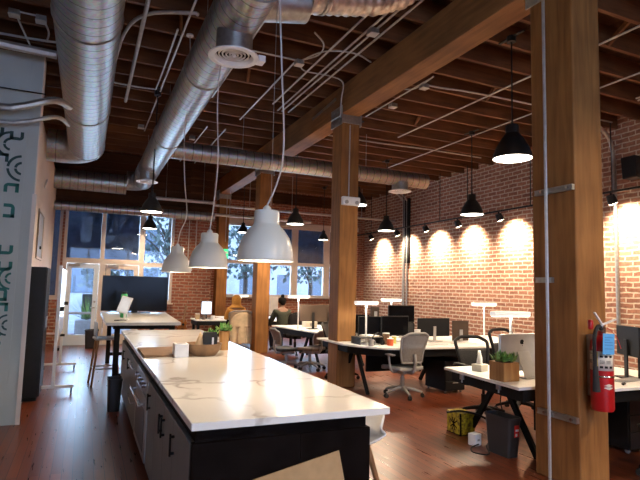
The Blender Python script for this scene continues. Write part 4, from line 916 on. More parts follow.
tag(MB().box(4.2, 7.0, 7.42, 7.46, .28, .60).build('under_desk_panel', 'black', smooth=False), 'long black screen panel under the middle desk', 'panel')
tag(MB().box(4.35, 5.5, 10.1, 10.14, .22, .60).build('under_desk_panel', 'black', smooth=False), 'black panel added to darken the space under the far desk', 'panel')  # dark sheet put in for the shade beneath this desk
def led_lamp(loc, label, w=.50, h=.63, rz=0., m='led', d=.085, stem='silver'):
    t = thing('desk_lamp', label, 'desk lamp', loc, rz, 'LED bar lamps on the desks')
    MB().cyl((0, 0, 0), (0, 0, .014), .085, n=28).build('base', stem, t); MB().box(-.012, .012, -.010, .010, .014, h - .01).build('stem', stem, t, bevel=.003)
    MB().box(-w / 2, w / 2, -d / 2, d / 2, h - .012, h + .040).build('lamp_head', 'ledhead', t, bevel=.008)
    MB().box(-w / 2 + .015, w / 2 - .015, -d / 2 + .01, d / 2 - .01, h - .018, h - .011).build('light_strip', m, t)
    light('lamp_light', 'AREA', (0, 0, h - .025), 5, (1, .90, .74), parent=t, shape='RECTANGLE', size=w * .9, size_y=.06)
    return t
led_lamp((4.34, 4.45, .74), 'largest-looking LED bar lamp, over the white desktop computer', .52, .61)
led_lamp((6.50, 7.3, .74), 'LED bar lamp standing before the brick wall right of the black monitors', .52, stem='whitep')
led_lamp((4.08, 7.25, .74), 'LED bar lamp right beside the second column', .40, stem='whitep')
led_lamp((5.95, 9.5, .74), 'distant LED bar lamp glowing above the upper monitor', .48)
led_lamp((3.99, 9.9, .74), 'LED bar lamp on a thin white stem on the far desk', .46, .66, stem='whitep')
led_lamp((3.90, 13.9, .74), 'farthest LED bar lamp, beyond the hooded person', .42, .58)

def monitor(loc, rz, label, w=.54, h=.32, zb=.10, bm='screen', stand='silver', back=False, cat='monitor', tilt=0.):
    """display faces local -Y"""
    t = thing('monitor', label, cat, loc, rz)
    MB().box(-w / 2, w / 2, -.012, .018, zb, zb + h).build('housing', 'blackp' if bm == 'screen' or bm == 'lit' else bm, t, bevel=.005)
    MB().box(-w / 2 + .012, w / 2 - .012, -.014, -.0115, zb + .018, zb + h - .012).build('display', bm if bm in ('screen', 'lit') else 'screen', t, smooth=False)
    ys = .035
    MB().box(-.028, .028, ys - .008, ys + .008, .008, zb + h * .55).build('stand', stand, t, bevel=.003); MB().box(-.12, .12, -.07, .11, 0, .012).build('foot', stand, t, bevel=.004)
    return t
monitor((4.80, 7.55, .74), 0, 'black monitor with its screen to us, just left of grey chair', zb=.09, h=.33)
monitor((4.36, 7.62, .74), 0, 'black monitor right of the lamp beside second column', w=.44, zb=.09, h=.32)
monitor((4.42, 8.12, .74), 0, 'black monitor mostly hidden behind the second column', w=.42, zb=.09, h=.32)
monitor((5.30, 8.12, .74), 0, 'raised black monitor, topmost of those on middle desk', w=.56, h=.31, zb=.27)
monitor((4.73, 8.1, .74), PI, 'small dark monitor back left of the topmost monitor', w=.17, h=.18, zb=.37, bm='brownback')
monitor((5.52, 7.45, .74), PI, 'wide monitor seen from behind with a silver stand, right of grey chair', w=.66, h=.31, zb=.08, bm='blackp')
monitor((5.93, 7.25, .74), PI - .2, 'tall portrait monitor with brown-grey back, right end of the row', w=.30, h=.34, zb=.02, bm='brownback')
monitor((4.40, 10.1, .74), PI - .05, 'wide brown-backed monitor on the far desk', w=.60, h=.34, zb=.16, bm='brownback', stand='blackp')
monitor((4.85, 10.3, .74), PI + .2, 'second monitor on the far desk half behind the second column', w=.56, h=.36, zb=.14, bm='brownback', stand='blackp')
monitor((2.86, 13.35, .74), 0, 'small brightly lit screen by the brick pier', w=.27, h=.34, zb=.11, bm='lit', stand='blackp')
monitor((5.26, 3.72, .74), 1.15, 'dark monitor right of the fire extinguisher', w=.40, h=.31, zb=.23, stand='blackp')
# white all-in-one desktop seen from behind
t = thing('desktop_computer', 'white-silver all-in-one computer seen from behind with black apple emblem', 'computer', (4.16, 4.12, .74), PI + .05)
R_ = .012
MB().box(-.31, .31, -.018, .008, .06, .44).build('housing', 'silver', t, bevel=.01); MB().box(-.295, .295, -.020, -.017, .13, .425).build('display', 'screen', t)
st = MB().bar((0, .02, .26), (0, .12, .012), .17, .012, (0, 1, 0)).box(-.085, .085, -.06, .14, 0, .012).build('stand', 'silver', t, bevel=.004)
def apple(mx, s):
    mb = MB(); pts = []
    for k in range(40):
        a = 2 * PI * k / 40; r_ = 1 + .06 * math.cos(2 * a) - .13 * max(0, math.sin(a)) ** 8 - .08 * max(0, -math.sin(a)) ** 10
        x, z = r_ * math.cos(a) * .86, r_ * math.sin(a) * .95
        if (x - 1.02) ** 2 + (z - .18) ** 2 < .40 ** 2:
            an = math.atan2(z - .18, x - 1.02); x, z = 1.02 + .40 * math.cos(PI + (PI - an) * 0 + (an - PI) * 1), .18 + .40 * math.sin(an)
            x = min(x, 1.02 - abs(.4 * math.cos(an)))
        pts.append((x * s, z * s))
    mb.prism(pts, 0, .0015, 'y', mx); mb.prism([(.02 * s, 1.02 * s), (.10 * s, 1.28 * s), (.34 * s, 1.45 * s), (.30 * s, 1.22 * s)], 0, .0015, 'y', mx)
    return mb
apple(T(0.0, .0085, .355), -.030 * 1).build('emblem', 'black', t, smooth=False)
D.objects[-1] if False else None
t.rotation_euler[2] = PI + .05
for o in t.children:
    if o.name.startswith('emblem'): o.rotation_euler = (0, 0, 0)
t = thing('laptop', 'silver laptop standing open behind near column beside white computer', 'laptop', (4.50, 3.95, .74), PI + .25)
MB().box(-.16, .16, -.23, 0, 0, .014).build('base', 'silver', t, bevel=.004); MB().box(-.16, .16, 0, .009, .008, .38, rot('X', -6)).build('lid', 'silver', t, bevel=.003)

plant_pot((3.83, 4.02, .74), 'green succulent in a square light-wood planter on the near desk', .10, .18, n=70, leafh=.10, square=True, seed=2)
t = thing('tissue_box', 'white tissue box with a tissue pulled up on the near desk', 'tissue box', (3.99, 4.55, .74), .3)
MB().box(-.07, .07, -.06, .06, 0, .075).build('carton', 'label', t, bevel=.004)
g = []
for k in range(7):
    f = k / 6; g.append([Vector(((.045 * (1 - .6 * f) * (1 + .3 * math.sin(3 * a + k))) * math.cos(a) - .01 * f, .03 * (1 - .7 * f) * math.sin(a), .07 + .15 * f)) for a in [2 * PI * i / 12 for i in range(13)]])
MB().sheet(g).build('tissue', 'whitep', t, solid=.002)
def mug(loc, label, m, r=.04, h=.10, name='mug'):
    t = thing(name, label, 'mug' if name == 'mug' else 'cup', loc); MB().lathe([(0, 0), (r * .92, 0), (r, .01), (r, h), (r * .92, h), (r * .9, .01), (0, .01)], n=24).build('cup_body', m, t)
    if name == 'mug': MB().tube([(r * .95, 0, h * .8), (r * 1.6, 0, h * .75), (r * 1.7, 0, h * .35), (r * .95, 0, h * .2)], .006, 8, 5).build('handle', m, t)
    else: MB().cyl((0, 0, h), (0, 0, h + .008), r * 1.04).build('lid', 'whitep', t)
    return t
# middle desk clutter
mug((4.36, 6.98, .74), 'orange cup on the middle desk left of grey chair', 'orange', .05, .10, 'paper_cup')
mug((4.38, 7.14, .74), 'tan tall jar on the middle desk behind the orange cup', 'bowlwood', .055, .17, 'paper_cup')
mug((4.25, 7.42, .74), 'small white cup before the black monitors', 'whitep', .035, .10, 'paper_cup')
mug((5.12, 7.35, .74), 'pale glassy tumbler between the monitors behind grey chair', 'whitep', .05, .20, 'paper_cup')
mug((4.60, 7.25, .74), 'yellow-green cup beside the tan jar on middle desk', mat('cup_yellow', (.55, .50, .12), .4), .035, .11, 'paper_cup')
mug((4.02, 6.98, .74), 'grey mug near the corner of the middle desk', 'greyp')
def headset(loc, label):
    t = thing('headphones', label, 'headphones', loc); MB().tube([(-.085, 0, .05), (-.09, 0, .13), (0, 0, .19), (.09, 0, .13), (.085, 0, .05)], .009, 8, 6).build('headband', 'blackp', t)
    for s in (-1, 1): MB().cyl((s * .06, 0, .045), (s * .10, 0, .045), .042, n=18).build('ear_cup', 'blackp', t)
headset((4.18, 7.05, .74), 'black headphones standing on the middle desk')
def riser(loc, label, w=.5, d=.22, h=.11, m='blackp'):
    t = thing('desk_tray', label, 'tray', loc); MB().box(-w / 2, w / 2, -d / 2, d / 2, h - .012, h).build('shelf', m, t, bevel=.003)
    for sx in (-1, 1): MB().box(sx * (w / 2 - .01) - .006, sx * (w / 2 - .01) + .006, -d / 2, d / 2, 0, h - .012).build('side', m, t)
riser((4.13, 7.30, .74), 'black wire desk riser with papers beside the second column', .42, .30)
t = thing('paper_stack', 'stack of papers on the black desk riser', 'papers', (4.18, 7.32, .85), .2); MB().box(-.10, .10, -.13, .13, 0, .018).build('sheets', 'label', t); MB().box(-.09, .11, -.12, .12, .018, .022).build('top_sheet', 'whitep', t)
def keyboard(loc, rz, label, m='whitep', w=.42, d=.12):
    t = thing('keyboard', label, 'keyboard', loc, rz); MB().box(-w / 2, w / 2, -d / 2, d / 2, 0, .012).build('keyboard_base', m, t, bevel=.003)
    k = MB()
    for i in range(14):
        for j in range(5): k.box(-w / 2 + .01 + i * (w - .02) / 14 + .002, -w / 2 + .01 + (i + 1) * (w - .02) / 14 - .002, -d / 2 + .008 + j * (d - .016) / 5 + .002, -d / 2 + .008 + (j + 1) * (d - .016) / 5 - .002, .012, .017)
    k.build('keys', m, t, smooth=False)
keyboard((5.15, 6.9, .74), 0, 'white keyboard right of grey chair on middle desk'); keyboard((5.75, 6.95, .74), 0, 'white keyboard before the portrait monitor', w=.44)
keyboard((5.10, 3.62, .74), .1, 'grey-brown keyboard on near desk right of the extinguisher', 'greyp'); keyboard((4.55, 9.62, .74), 0, 'pale keyboard on the far desk', 'whitep')
t = thing('glasses_case', 'small dark pen set on the desk right of extinguisher', 'pens', (4.83, 3.47, .74), .4); MB().cyl((-.07, 0, .008), (.02, 0, .008), .007, n=8).cyl((-.03, .02, .007), (.07, .02, .007), .006, n=8).build('pen', 'blackp', t); t.name = 'pens'
# objects on near desk behind the extinguisher
t = thing('desktop_speaker', 'black speaker with small silver dots at the right edge', 'speaker', (5.30, 3.55, .74), .1)
MB().box(-.065, .065, -.05, .07, 0, .33).build('cabinet', 'blackp', t, bevel=.012)
for zz, rr_ in ((.09, .04), (.19, .03), (.27, .015)): MB().cyl((0, -.056, zz), (0, -.05, zz), rr_, n=18).build('driver', 'greyp', t)
t = thing('desk_organizer', 'dark upright file holder at the right edge of picture', 'file holder', (5.55, 3.66, .74), .2)
MB().box(-.10, .10, -.11, .11, 0, .02).box(-.10, -.09, -.11, .11, .02, .38).box(.09, .10, -.11, .11, .02, .38).box(-.005, .005, -.11, .11, .02, .30).box(-.10, .10, .10, .11, .02, .38).build('holder', 'blackp', t, bevel=.002)
MB().box(-.07, -.02, -.09, .09, .02, .33).box(.02, .07, -.09, .08, .02, .29).build('folder', 'greyp', t)
mug((5.42, 3.50, .74), 'white mug on the near desk at the right edge', 'whitep', .04, .10)

def pedestal(loc, rz, label, w=.21, d=.27, h=.56, m='blackp'):
    t = thing('drawer_pedestal', label, 'drawer cabinet', loc, rz); MB().box(-w, w, -d, d, .04, h).build('body', m, t, bevel=.006)
    for k in range(3):
        z0 = .05 + k * (h - .06) / 3; dr = MB().box(-w + .008, w - .008, -d - .018, -d, z0, z0 + (h - .06) / 3 - .008).build('drawer', m, t, bevel=.003)
        MB().box(-.05, .05, -d - .024, -d - .017, z0 + (h - .06) / 3 - .04, z0 + (h - .06) / 3 - .028).build('handle', 'greyp', dr)
    for sx in (-1, 1):
        for sy in (-1, 1): MB().cyl((sx * (w - .04) - .012, sy * (d - .04), .022), (sx * (w - .04) + .012, sy * (d - .04), .022), .022, n=10).bar((sx * (w - .04), sy * (d - .04), .02), (sx * (w - .04), sy * (d - .04), .045), .02, .02).build('caster', 'greyp', t)
pedestal((5.42, 7.02, 0), 0, 'black drawer cabinet under the middle desk right of grey chair', .19, .26, .50)
pedestal((5.45, 3.95, 0), 0, 'black drawer cabinet under the near desk at right edge', .34, .30, .58)
t = thing('desk_hook', 'round black cable hub hanging under the near desk edge', 'cable hub', (4.12, 4.72, .585)); MB().ell((0, 0, 0), .05, .05, .04).build('hub_body', 'blackp', t); MB().cyl((.0, -.052, 0), (0, -.045, 0), .012, n=12).build('button', 'steel', t)
for x, y, lab in ((3.745, 4.55, 'small steel clamp under the near desk edge, far one'), (3.72, 3.98, 'small steel clamp under the near desk edge, near one')):
    t = thing('desk_clamp', lab, 'clamp', (x, y, .70)); MB().box(-.012, .012, -.025, .025, -.04, .012).build('jaw', 'steel', t, bevel=.003); MB().cyl((.0, 0, -.07), (0, 0, -.04), .008, n=8).build('screw', 'steel', t)
bin_('waste_bin', (3.90, 4.12, 0), .05, .085, .17, .38, 'black waste bin with red sticker under the near desk')
bb = [o for o in D.objects if o.get('label', '').startswith('black waste bin with red')][0]
MB().box(-.015, .04, -.172, -.163, .20, .31).build('sticker', mat('sticker_red', (.62, .03, .02), .5), bb, smooth=False); MB().box(-.01, .035, -.1735, -.1715, .255, .275).box(-.01, .015, -.1735, -.1715, .21, .235).build('sticker_print', 'whitep', bb, smooth=False)
t = thing('printed_box', 'yellow and dark printed carton on the floor under near desk', 'box', (4.00, 4.88, 0), 0)
MB().box(-.10, .10, -.12, .12, 0, .24).build('carton', 'yellow', t, bevel=.004)
k = MB()
for a in range(10): k.bar((-.102, .0, .11), (-.102, .07 * math.cos(a * PI / 5), .11 + .07 * math.sin(a * PI / 5)), .002, .012, (0, 1, 0))
k.build('print', 'darkwood', t, smooth=False); MB().box(-.1015, .1015, -.1215, .1215, 0, .010).box(-.103, -.090, -.123, -.110, .01, .24).build('edge_print', 'darkwood', t, smooth=False)
t = thing('power_adapter', 'white power adapter beside the black waste bin', 'adapter', (3.83, 4.45, 0), .2); MB().box(-.05, .05, -.05, .05, 0, .12).build('adapter_body', 'whitep', t, bevel=.008); MB().box(-.018, .018, -.051, -.049, .05, .07).build('socket', 'greyp', t)
tag(MB().tube([(3.84, 4.40, .02), (3.70, 4.35, .012), (3.62, 4.22, .012), (3.72, 4.12, .012), (3.9, 4.35, .012), (4.1, 4.5, .012)], .007, 8, 6).build('power_cable', 'blackp'), 'black cable curling on the floor by the waste bin', 'cable')
tag(MB().tube([(3.78, 4.85, .25), (3.9, 4.72, .28), (4.1, 4.6, .22), (4.2, 4.4, .06), (4.1, 4.3, .012)], .012, 8, 6).build('power_cable', 'blackp'), 'thick black cable arching over the yellow carton', 'cable')
tag(MB().tube([(4.12, 4.35, .60), (4.10, 4.36, .45), (4.14, 4.37, .3), (4.1, 4.36, .012)], .006, 8, 6).build('power_cable', 'blackp'), 'thin black cable hanging under the near desk', 'cable')
# far desk things
t = thing('picture_stand', 'small white desk screen behind the thin lamp stem', 'box', (4.55, 10.6, .74), .1); MB().box(-.14, .14, -.10, .10, 0, .12).build('carton', 'label', t, bevel=.004); MB().box(-.05, .05, -.102, -.10, .03, .09).build('print', 'greyp', t); t.name = 'storage_box'; t['label'] = 'pale box on the far desk behind the thin lamp stem'
t = thing('presentation_board', 'white board leaning under the back window by dark-haired person', 'board', (6.0, 17.3, .0)); MB().box(-.42, .20, -.02, .02, .62, 1.26).build('board', 'whitep', t, bevel=.004); MB().box(-.36, -.32, -.02, .02, 0, .62).box(.10, .14, -.02, .02, 0, .62).build('leg', 'whitep', t)
t = thing('paper_cup', 'pair of pale containers before the small lit screen', 'container', (2.62, 13.25, .74)); MB().box(-.05, .05, -.05, .05, 0, .13).build('container_body', 'paper', t, bevel=.005); MB().box(-.052, .052, -.052, .052, .13, .14).build('lid', 'whitep', t); t.name = 'container'
mug((2.76, 13.15, .74), 'pinkish mug before the small lit screen', 'taupe', .045, .11)
mug((2.98, 13.12, .74), 'white mug right of the small lit screen', 'whitep', .05, .10)
for i, (x, y, zz) in enumerate(((3.3, 9.0, 0),)): pass

# ================================================================ FIRE EXTINGUISHER
t = thing('fire_extinguisher', 'red fire extinguisher hung on the nearest timber column', 'fire extinguisher', (3.912, 3.008, .665))
r = .088
MB().lathe([(0, .0), (r * .9, 0), (r, .02), (r, .50), (r * .92, .555), (r * .6, .592), (r * .32, .605), (r * .3, .64), (0, .64)], n=40).build('cylinder', 'red', t)
def wrap(a0, a1, z0, z1, rr, nm, m, par):
    n = 16; g = [[Vector((rr * math.sin(math.radians(a0 + (a1 - a0) * j / n)), -rr * math.cos(math.radians(a0 + (a1 - a0) * j / n)), z)) for j in range(n + 1)] for z in (z0, z1)]
    return MB().sheet(g).build(nm, m, par, solid=.0008)
lb = wrap(-128, 18, .325, .478, r + .001, 'instruction_label', 'label', t); wrap(-92, -70, .33, .475, r + .0022, 'gold_strip', 'gold', lb)
k = MB()
for a in (-54, -32, -8):
    for z in (.345, .43):
        ar = math.radians(a); c = Vector((math.sin(ar), -math.cos(ar), 0)); s_ = Vector((math.cos(ar), math.sin(ar), 0))
        k.add([c * (r + .003) + s_ * u * .012 + Vector((0, 0, z + w_ * .018)) for u, w_ in ((-1, 0), (1, 0), (1, 1), (-1, 1))], [(0, 1, 2, 3)])
for z in (.382, .392, .402, .455): 
    for a in (-110, -50, -20):
        ar = math.radians(a); c = Vector((math.sin(ar), -math.cos(ar), 0)); s_ = Vector((math.cos(ar), math.sin(ar), 0))
        k.add([c * (r + .003) + s_ * u * .018 + Vector((0, 0, z + w_ * .004)) for u, w_ in ((-1, 0), (1, 0), (1, 1), (-1, 1))], [(0, 1, 2, 3)])
k.build('print', 'blackp', lb, smooth=False)
dp = []
a_c = -20
for u, w_ in ((-.075, 0), (-.03, .013), (.0, .024), (.03, .013), (.075, 0), (.03, -.013), (0, -.024), (-.03, -.013)):
    ar = math.radians(a_c + u / r * 57.3); dp.append(Vector((math.sin(ar) * (r + .002), -math.cos(ar) * (r + .002), .20 + w_)))
cc = Vector((math.sin(math.radians(a_c)) * (r + .004), -math.cos(math.radians(a_c)) * (r + .004), .20))
em = MB().add(dp + [cc], [(i, (i + 1) % 8, 8) for i in range(8)]).build('diamond_emblem', 'label', t, smooth=False)
k = MB()
for u in range(-5, 6):
    ar = math.radians(a_c + u * 4.2); c = Vector((math.sin(ar), -math.cos(ar), 0)) * (r + .0065); s_ = Vector((math.cos(ar), math.sin(ar), 0)) * .0022
    k.add([c - s_ + Vector((0, 0, .196)), c + s_ + Vector((0, 0, .196)), c + s_ + Vector((0, 0, .204)), c - s_ + Vector((0, 0, .204))], [(0, 1, 2, 3)])
k.build('emblem_lettering', 'greyp', em, smooth=False)
MB().cyl((0, 0, .60), (0, 0, .68), .024, n=16).box(-.03, .035, -.018, .018, .645, .675).build('valve', 'chrome', t, bevel=.003)
MB().bar((-.055, -.005, .672), (.135, -.03, .735), .026, .012).build('lower_handle', 'whitep', t, bevel=.004); MB().bar((-.01, -.02, .69), (-.075, .0, .79), .026, .012).build('lever', 'whitep', t, bevel=.004)
MB().cyl((-.02, -.045, .64), (-.02, -.03, .64), .018, n=16).build('gauge', 'chrome', t)
MB().tube([(-.02, -.02, .655), (-.07, -.03, .68), (-.115, -.03, .60), (-.118, -.03, .40), (-.112, -.03, .28)], .015, 10, 6).build('hose', 'rubber', t)
MB().cyl((-.113, -.03, .36), (-.107, -.03, .16), .019, .030, n=16).build('nozzle', 'rubber', t)
MB().box(-.125, -.085, -.005, .03, .65, .73).build('red_clip', 'red', t, bevel=.012)
MB().box(-.03, .03, .088, .115, .10, .60).build('wall_bracket', 'steel', t)
wrap(-88, 88, .27, .285, r + .002, 'strap', 'chrome', t)
g = MB().box(-.075, .06, -.003, .0, -.165, 0, T(-.035, -r - .012, .625) @ rot('Y', 3)); g.build('inspection_tag', 'blue', t, smooth=False)
k = MB()
for z in (-.03, -.05, -.07, -.09, -.12): k.box(-.055, .04 if z != -.05 else .0, -.0045, -.003, z - .003, z + .001, T(-.035, -r - .012, .625) @ rot('Y', 3))
k.build('tag_print', mat('blue_ink', (.03, .16, .40), .6), t, smooth=False)
MB().tube([(.02, -.03, .66), (.05, -.07, .65), (.05, -r - .014, .62)], .0025, 6, 4).tube([(.03, -.03, .67), (.10, -.06, .60), (.115, -.09, .50)], .003, 6, 4).build('tie', 'red', t)

# ================================================================ PEOPLE
def skin(name, joints, edges, m, parent=None, sub=2, root=0):
    me = D.meshes.new(name); me.from_pydata([j[0] for j in joints], edges, []); me.update()
    o = D.objects.new(name, me); COL.objects.link(o); me.materials.append(M[m])
    md = o.modifiers.new('skin', 'SKIN'); md.use_smooth_shade = True; md.use_x_symmetry = False
    sv = me.skin_vertices[0].data if me.skin_vertices else None
    if sv is None:
        bpy.context.view_layer.objects.active = o; bpy.ops.mesh.customdata_skin_add(); sv = me.skin_vertices[0].data
    for i, j in enumerate(joints):
        r = j[1]; sv[i].radius = (r, r) if not isinstance(r, tuple) else r; sv[i].use_root = (i == root)
    s = o.modifiers.new('sub', 'SUBSURF'); s.levels = sub; s.render_levels = sub
    if parent: o.parent = parent
    return o
def seated(loc, rz, label, skinm, topm, legm, hood=False, bun=False, lean=.06):
    """seated figure facing local +Y, hands forward on a desk"""
    t = thing('person', label, 'person', loc, rz)
    J = []; E = []
    def j(p, r): J.append((Vector(p), r)); return len(J) - 1
    def e(a, b): E.append((a, b))
    pel = j((0, 0, .55), .14); w_ = j((0, lean * .3, .70), .125); ch = j((0, lean * .7, .90), (.165, .12)); nb = j((0, lean, 1.03), .085); nk = j((0, lean + .01, 1.11), .05)
    h1 = j((0, lean + .03, 1.18), .072); h2 = j((0, lean + .03, 1.26), .088); h3 = j((0, lean + .02, 1.32), .070)
    for a, b in ((pel, w_), (w_, ch), (ch, nb), (nb, nk), (nk, h1), (h1, h2), (h2, h3)): e(a, b)
    arms = []; legs = []
    for s in (-1, 1):
        sh = j((s * .17, lean, 1.00), .062); el = j((s * .24, lean + .10, .77), .044); wr = j((s * .17, lean + .36, .79), .028); pm = j((s * .165, lean + .42, .79), (.036, .016))
        e(nb, sh); e(sh, el); e(el, wr); e(wr, pm); arms.append((sh, el, wr))
        for k, (dx, L_) in enumerate(((-.03, .065), (-.01, .075), (.01, .07), (.03, .055))):
            f1 = j((s * .165 + dx, lean + .42 + .03, .788), .009); f2 = j((s * .165 + dx * 1.1, lean + .42 + L_, .775), .007); e(pm, f1); e(f1, f2)
        th = j((s * .165 - s * .045, lean + .41, .785), .009); th2 = j((s * .165 - s * .058, lean + .44, .778), .007); e(pm, th); e(th, th2)
        hp = j((s * .09, .03, .53), .088); kn = j((s * .12, .42, .54), .062); an = j((s * .12, .36, .10), .040); to = j((s * .12, .50, .045), .035); e(pel, hp); e(hp, kn); e(kn, an); e(an, to); legs.append((hp, kn, an))
    skin('body', J, E, skinm, t)
    # clothes follow the same joints, slightly larger
    def cloth(name, ids, edges, m, grow, extra=None):
        mp = {i: n for n, i in enumerate(ids)}; jj = []
        for i in ids:
            r_ = J[i][1]; r_ = tuple(q + grow for q in r_) if isinstance(r_, tuple) else r_ + grow
            jj.append((J[i][0], r_))
        return skin(name, jj, [(mp[a], mp[b]) for a, b in edges], m, t)
    ids = [w_, pel, ch, nb]; ed = [(w_, pel), (w_, ch), (ch, nb)]
    for a in arms: ids += list(a); ed += [(nb, a[0]), (a[0], a[1]), (a[1], a[2])]
    cloth('hoodie' if hood else 'jacket', ids, ed, topm, .022)
    for l in legs: pass
    ids = [pel]; ed = []
    for l in legs: ids += list(l); ed += [(pel, l[0]), (l[0], l[1]), (l[1], l[2])]
    cloth('trousers', ids, ed, legm, .014)
    hc = Vector((0, lean + .03, 1.235))
    f = MB().ell(hc + Vector((-.032, .088, .01)), .012, .006, .008).ell(hc + Vector((.032, .088, .01)), .012, .006, .008).build('eyes', 'whitep', t)
    MB().add([hc + Vector(v) for v in ((-.014, .085, -.02), (.014, .085, -.02), (0, .115, -.022), (0, .088, .02))], [(0, 1, 2), (0, 2, 3), (1, 3, 2), (0, 3, 1)]).build('nose', skinm, t)
    MB().ell(hc + Vector((0, .084, -.048)), .024, .006, .007).build('mouth', mat('lips', (.35, .12, .10), .5), t)
    for s in (-1, 1): MB().ell(hc + Vector((s * .090, .0, .0)), .010, .018, .03).build('ear', skinm, t)
    if hood:
        prof = [(.004, .135), (.055, .128), (.095, .095), (.116, .04), (.116, -.04), (.104, -.10), (.125, -.15), (.17, -.19)]
        g = []
        for i in range(21):
            th = math.radians(90 + 42 + (360 - 84) * i / 20)
            g.append([hc + Vector((r_ * math.cos(th) * (1.0 if z_ > -.12 else 1.15), r_ * 1.04 * math.sin(th) - .012, z_)) for r_, z_ in prof])
        MB().sheet(g).build('hood', topm, t, solid=.012, sub=1)
    else:
        hd = MB().ell(hc + Vector((0, -.02, .035)), .100, .098, .095, 20, 12)
        if bun: hd.ell(hc + Vector((0, -.035, .145)), .048, .048, .042, 14, 10).ell(hc + Vector((0, -.07, -.01)), .07, .045, .07)
        hd.build('hair', 'hair', t)
    return t
seated((3.53, 12.93, 0), -.15, 'person in a mustard hooded top seated with back to us', 'skin', 'mustard', 'jean', hood=True)
# wait-free ordering: chair under each person
office_chair((3.57, 12.80, 0), -.1, 'office chair with a beige coat over it under the hooded person', 'greyp', 'coat', None, .30, .42, .46, arms=False)
t = thing('coat', 'beige coat draped over the back of the hooded person’s chair'.replace('’', "'"), 'coat', (3.57, 12.46, 0), -.1)
g = []
for i in range(15):
    u = i / 14; row = []
    for k in range(17):
        v = -1 + k / 8
        z = .20 + .74 * u - (.20 * abs(v) ** 3.2 if u > .6 else .20 * abs(v) ** 3.2 * u / .6)
        y = -.015 + .05 * v * v + .014 * math.sin(v * 11 + 1) * (1 - u) - .03 * (1 - u)
        row.append((.315 * v * (1 - .06 * (1 - u)), y, z))
    g.append(row)
MB().sheet(g).build('coat_back', 'coat', t, solid=.018, sub=1)
g = [[(.30 * (-1 + k / 5), -.01 + .10 * math.sin(PI / 2 * i / 5), .94 - .03 * (i / 5) - .2 * abs(-1 + k / 5) ** 3.2) for k in range(11)] for i in range(6)]
MB().sheet(g).build('coat_shoulder', 'coat', t, solid=.018, sub=1)
k = MB()
for x in (-.12, .08): k.bar((x, -.055, .22), (x + .01, -.05, .62), .008, .008)
k.build('coat_seam', 'bowlwood', t); MB().box(-.18, -.06, -.058, -.045, .60, .615).box(.04, .18, -.058, -.045, .60, .615).build('pocket_flap', 'bowlwood', t)
seated((4.42, 11.95, 0), .05, 'person with black hair in a bun and dark olive top at far desk', 'skin2', 'olive', 'jean', bun=True)
office_chair((4.66, 11.72, 0), .1, 'black office chair under the dark-haired person by far desk', bw=.30, bh=.44)

# ================================================================ OUTSIDE
struct(MB().box(-30, 45, YD + .3, 60, -.25, -.03).build('ground_outside', 'concrete', smooth=False))
def building(x0, x1, y, h, label, m='facade', nx=6, nz=4):
    t = thing('building', label, 'building', ((x0 + x1) / 2, y, 0)); w = (x1 - x0) / 2
    MB().box(-w, w, 0, 6, -.05, h).build('facade', m, t, smooth=False); MB().box(-w - .1, w + .1, -.15, .1, h - .4, h).build('cornice', 'facade', t, smooth=False)
    for i in range(nx):
        for k in range(nz):
            cx = -w + (i + .5) * 2 * w / nx; cz = .6 + (k + .5) * (h - 1) / nz
            MB().box(cx - w / nx * .55, cx + w / nx * .55, -.03, .05, cz - .7, cz + .7).build('window', 'facadeg', t, smooth=False)
building(-14, 4.5, 31, 10, 'pale stone building across the street seen through the entrance windows')
building(6.0, 24, 33, 12, 'grey building across the street seen through the right windows', nx=7, nz=5)
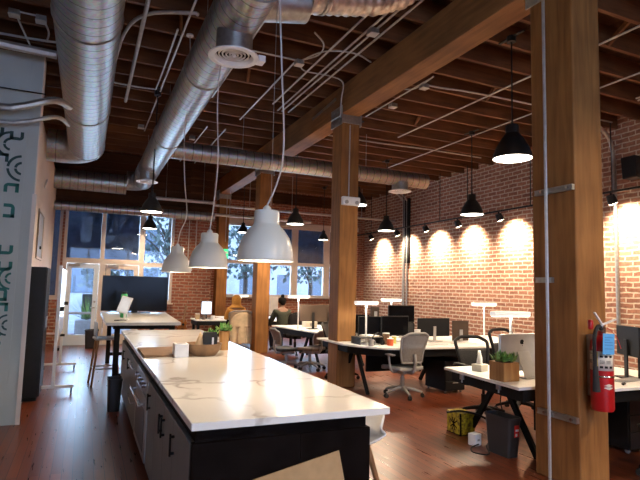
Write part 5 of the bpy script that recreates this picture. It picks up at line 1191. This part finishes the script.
def tree(x, y, h, seed, label, r=1.6):
    t = thing('tree', label, 'tree', (x, y, -.03)); rr = random.Random(seed)
    tr = MB().tube([(0, 0, 0), (.05, 0, h * .3), (-.05, .05, h * .55), (.0, 0, h * .8)], .1, 8, 4, True, [.12, .10, .08, .04])
    for k in range(7):
        a = rr.uniform(0, 6.28); z0 = h * rr.uniform(.3, .65); tr.tube([(0, 0, z0), (math.cos(a) * r * .4, math.sin(a) * r * .4, z0 + h * .15), (math.cos(a) * r * .85, math.sin(a) * r * .8, z0 + h * .22)], .03, 6, 3, True, [.05, .03, .012])
    tr.build('trunk', 'bark', t)
    lf = MB()
    for k in range(900):
        a = rr.uniform(0, 6.28); q = rr.random() ** .5 * r; z = h * (.33 + .67 * rr.random()); q *= 1 - .5 * abs(z / h - .65)
        c = Vector((math.cos(a) * q, math.sin(a) * q, z)); s = rr.uniform(.08, .17)
        u = Vector((rr.uniform(-1, 1), rr.uniform(-1, 1), rr.uniform(-1, 1))).normalized() * s; v = u.cross(Vector((rr.uniform(-1, 1), rr.uniform(-1, 1), rr.uniform(-1, 1)))).normalized() * s * .6
        lf.add([c - u, c + v, c + u, c - v], [(0, 1, 2, 3)])
    lf.build('foliage', 'leafo', t, smooth=False, kind='stuff')
tree(.75, 20.5, 4.4, 1, 'small street tree behind the glass entrance door', 1.1); tree(3.1, 22, 6.0, 2, 'street tree beyond the tall window left of the pier', 1.5)
tree(6.6, 23, 6.0, 3, 'street tree beyond the back window behind third column', 1.6); tree(9.6, 22.5, 5.5, 4, 'street tree at the right end of back windows', 1.5)
def planter(x, y, label):
    t = thing('planter', label, 'planter', (x, y, -.03)); MB().box(-.3, .3, -.3, .3, 0, .55).build('pot', 'concrete', t, bevel=.02); rr = random.Random(9); l = MB()
    for k in range(60):
        a = rr.uniform(0, 6.28); el = rr.uniform(.2, 1.3); d = Vector((math.cos(a) * math.cos(el), math.sin(a) * math.cos(el), math.sin(el))); b = Vector((0, 0, .55)); s = d.cross(Vector((0, 0, 1))).normalized() * .02
        l.add([b - s, b + s, b + d * .75], [(0, 1, 2)])
    l.build('spiky_leaves', 'leaf2', t, smooth=False)
planter(.1, 16.6, 'spiky plant in a planter outside the glass entrance door')
# opposite corner post box like cabinet on the pavement
t = thing('utility_box', 'grey utility box on the pavement beyond the entrance door', 'utility box', (.25, 18.3, -.03)); MB().box(-.3, .3, -.2, .2, 0, 1.25).build('box_body', 'greybin', t, bevel=.02); MB().box(-.27, .27, -.215, -.2, .1, 1.15).build('door', 'greybin', t, bevel=.01)

# daylight coming in at the windows
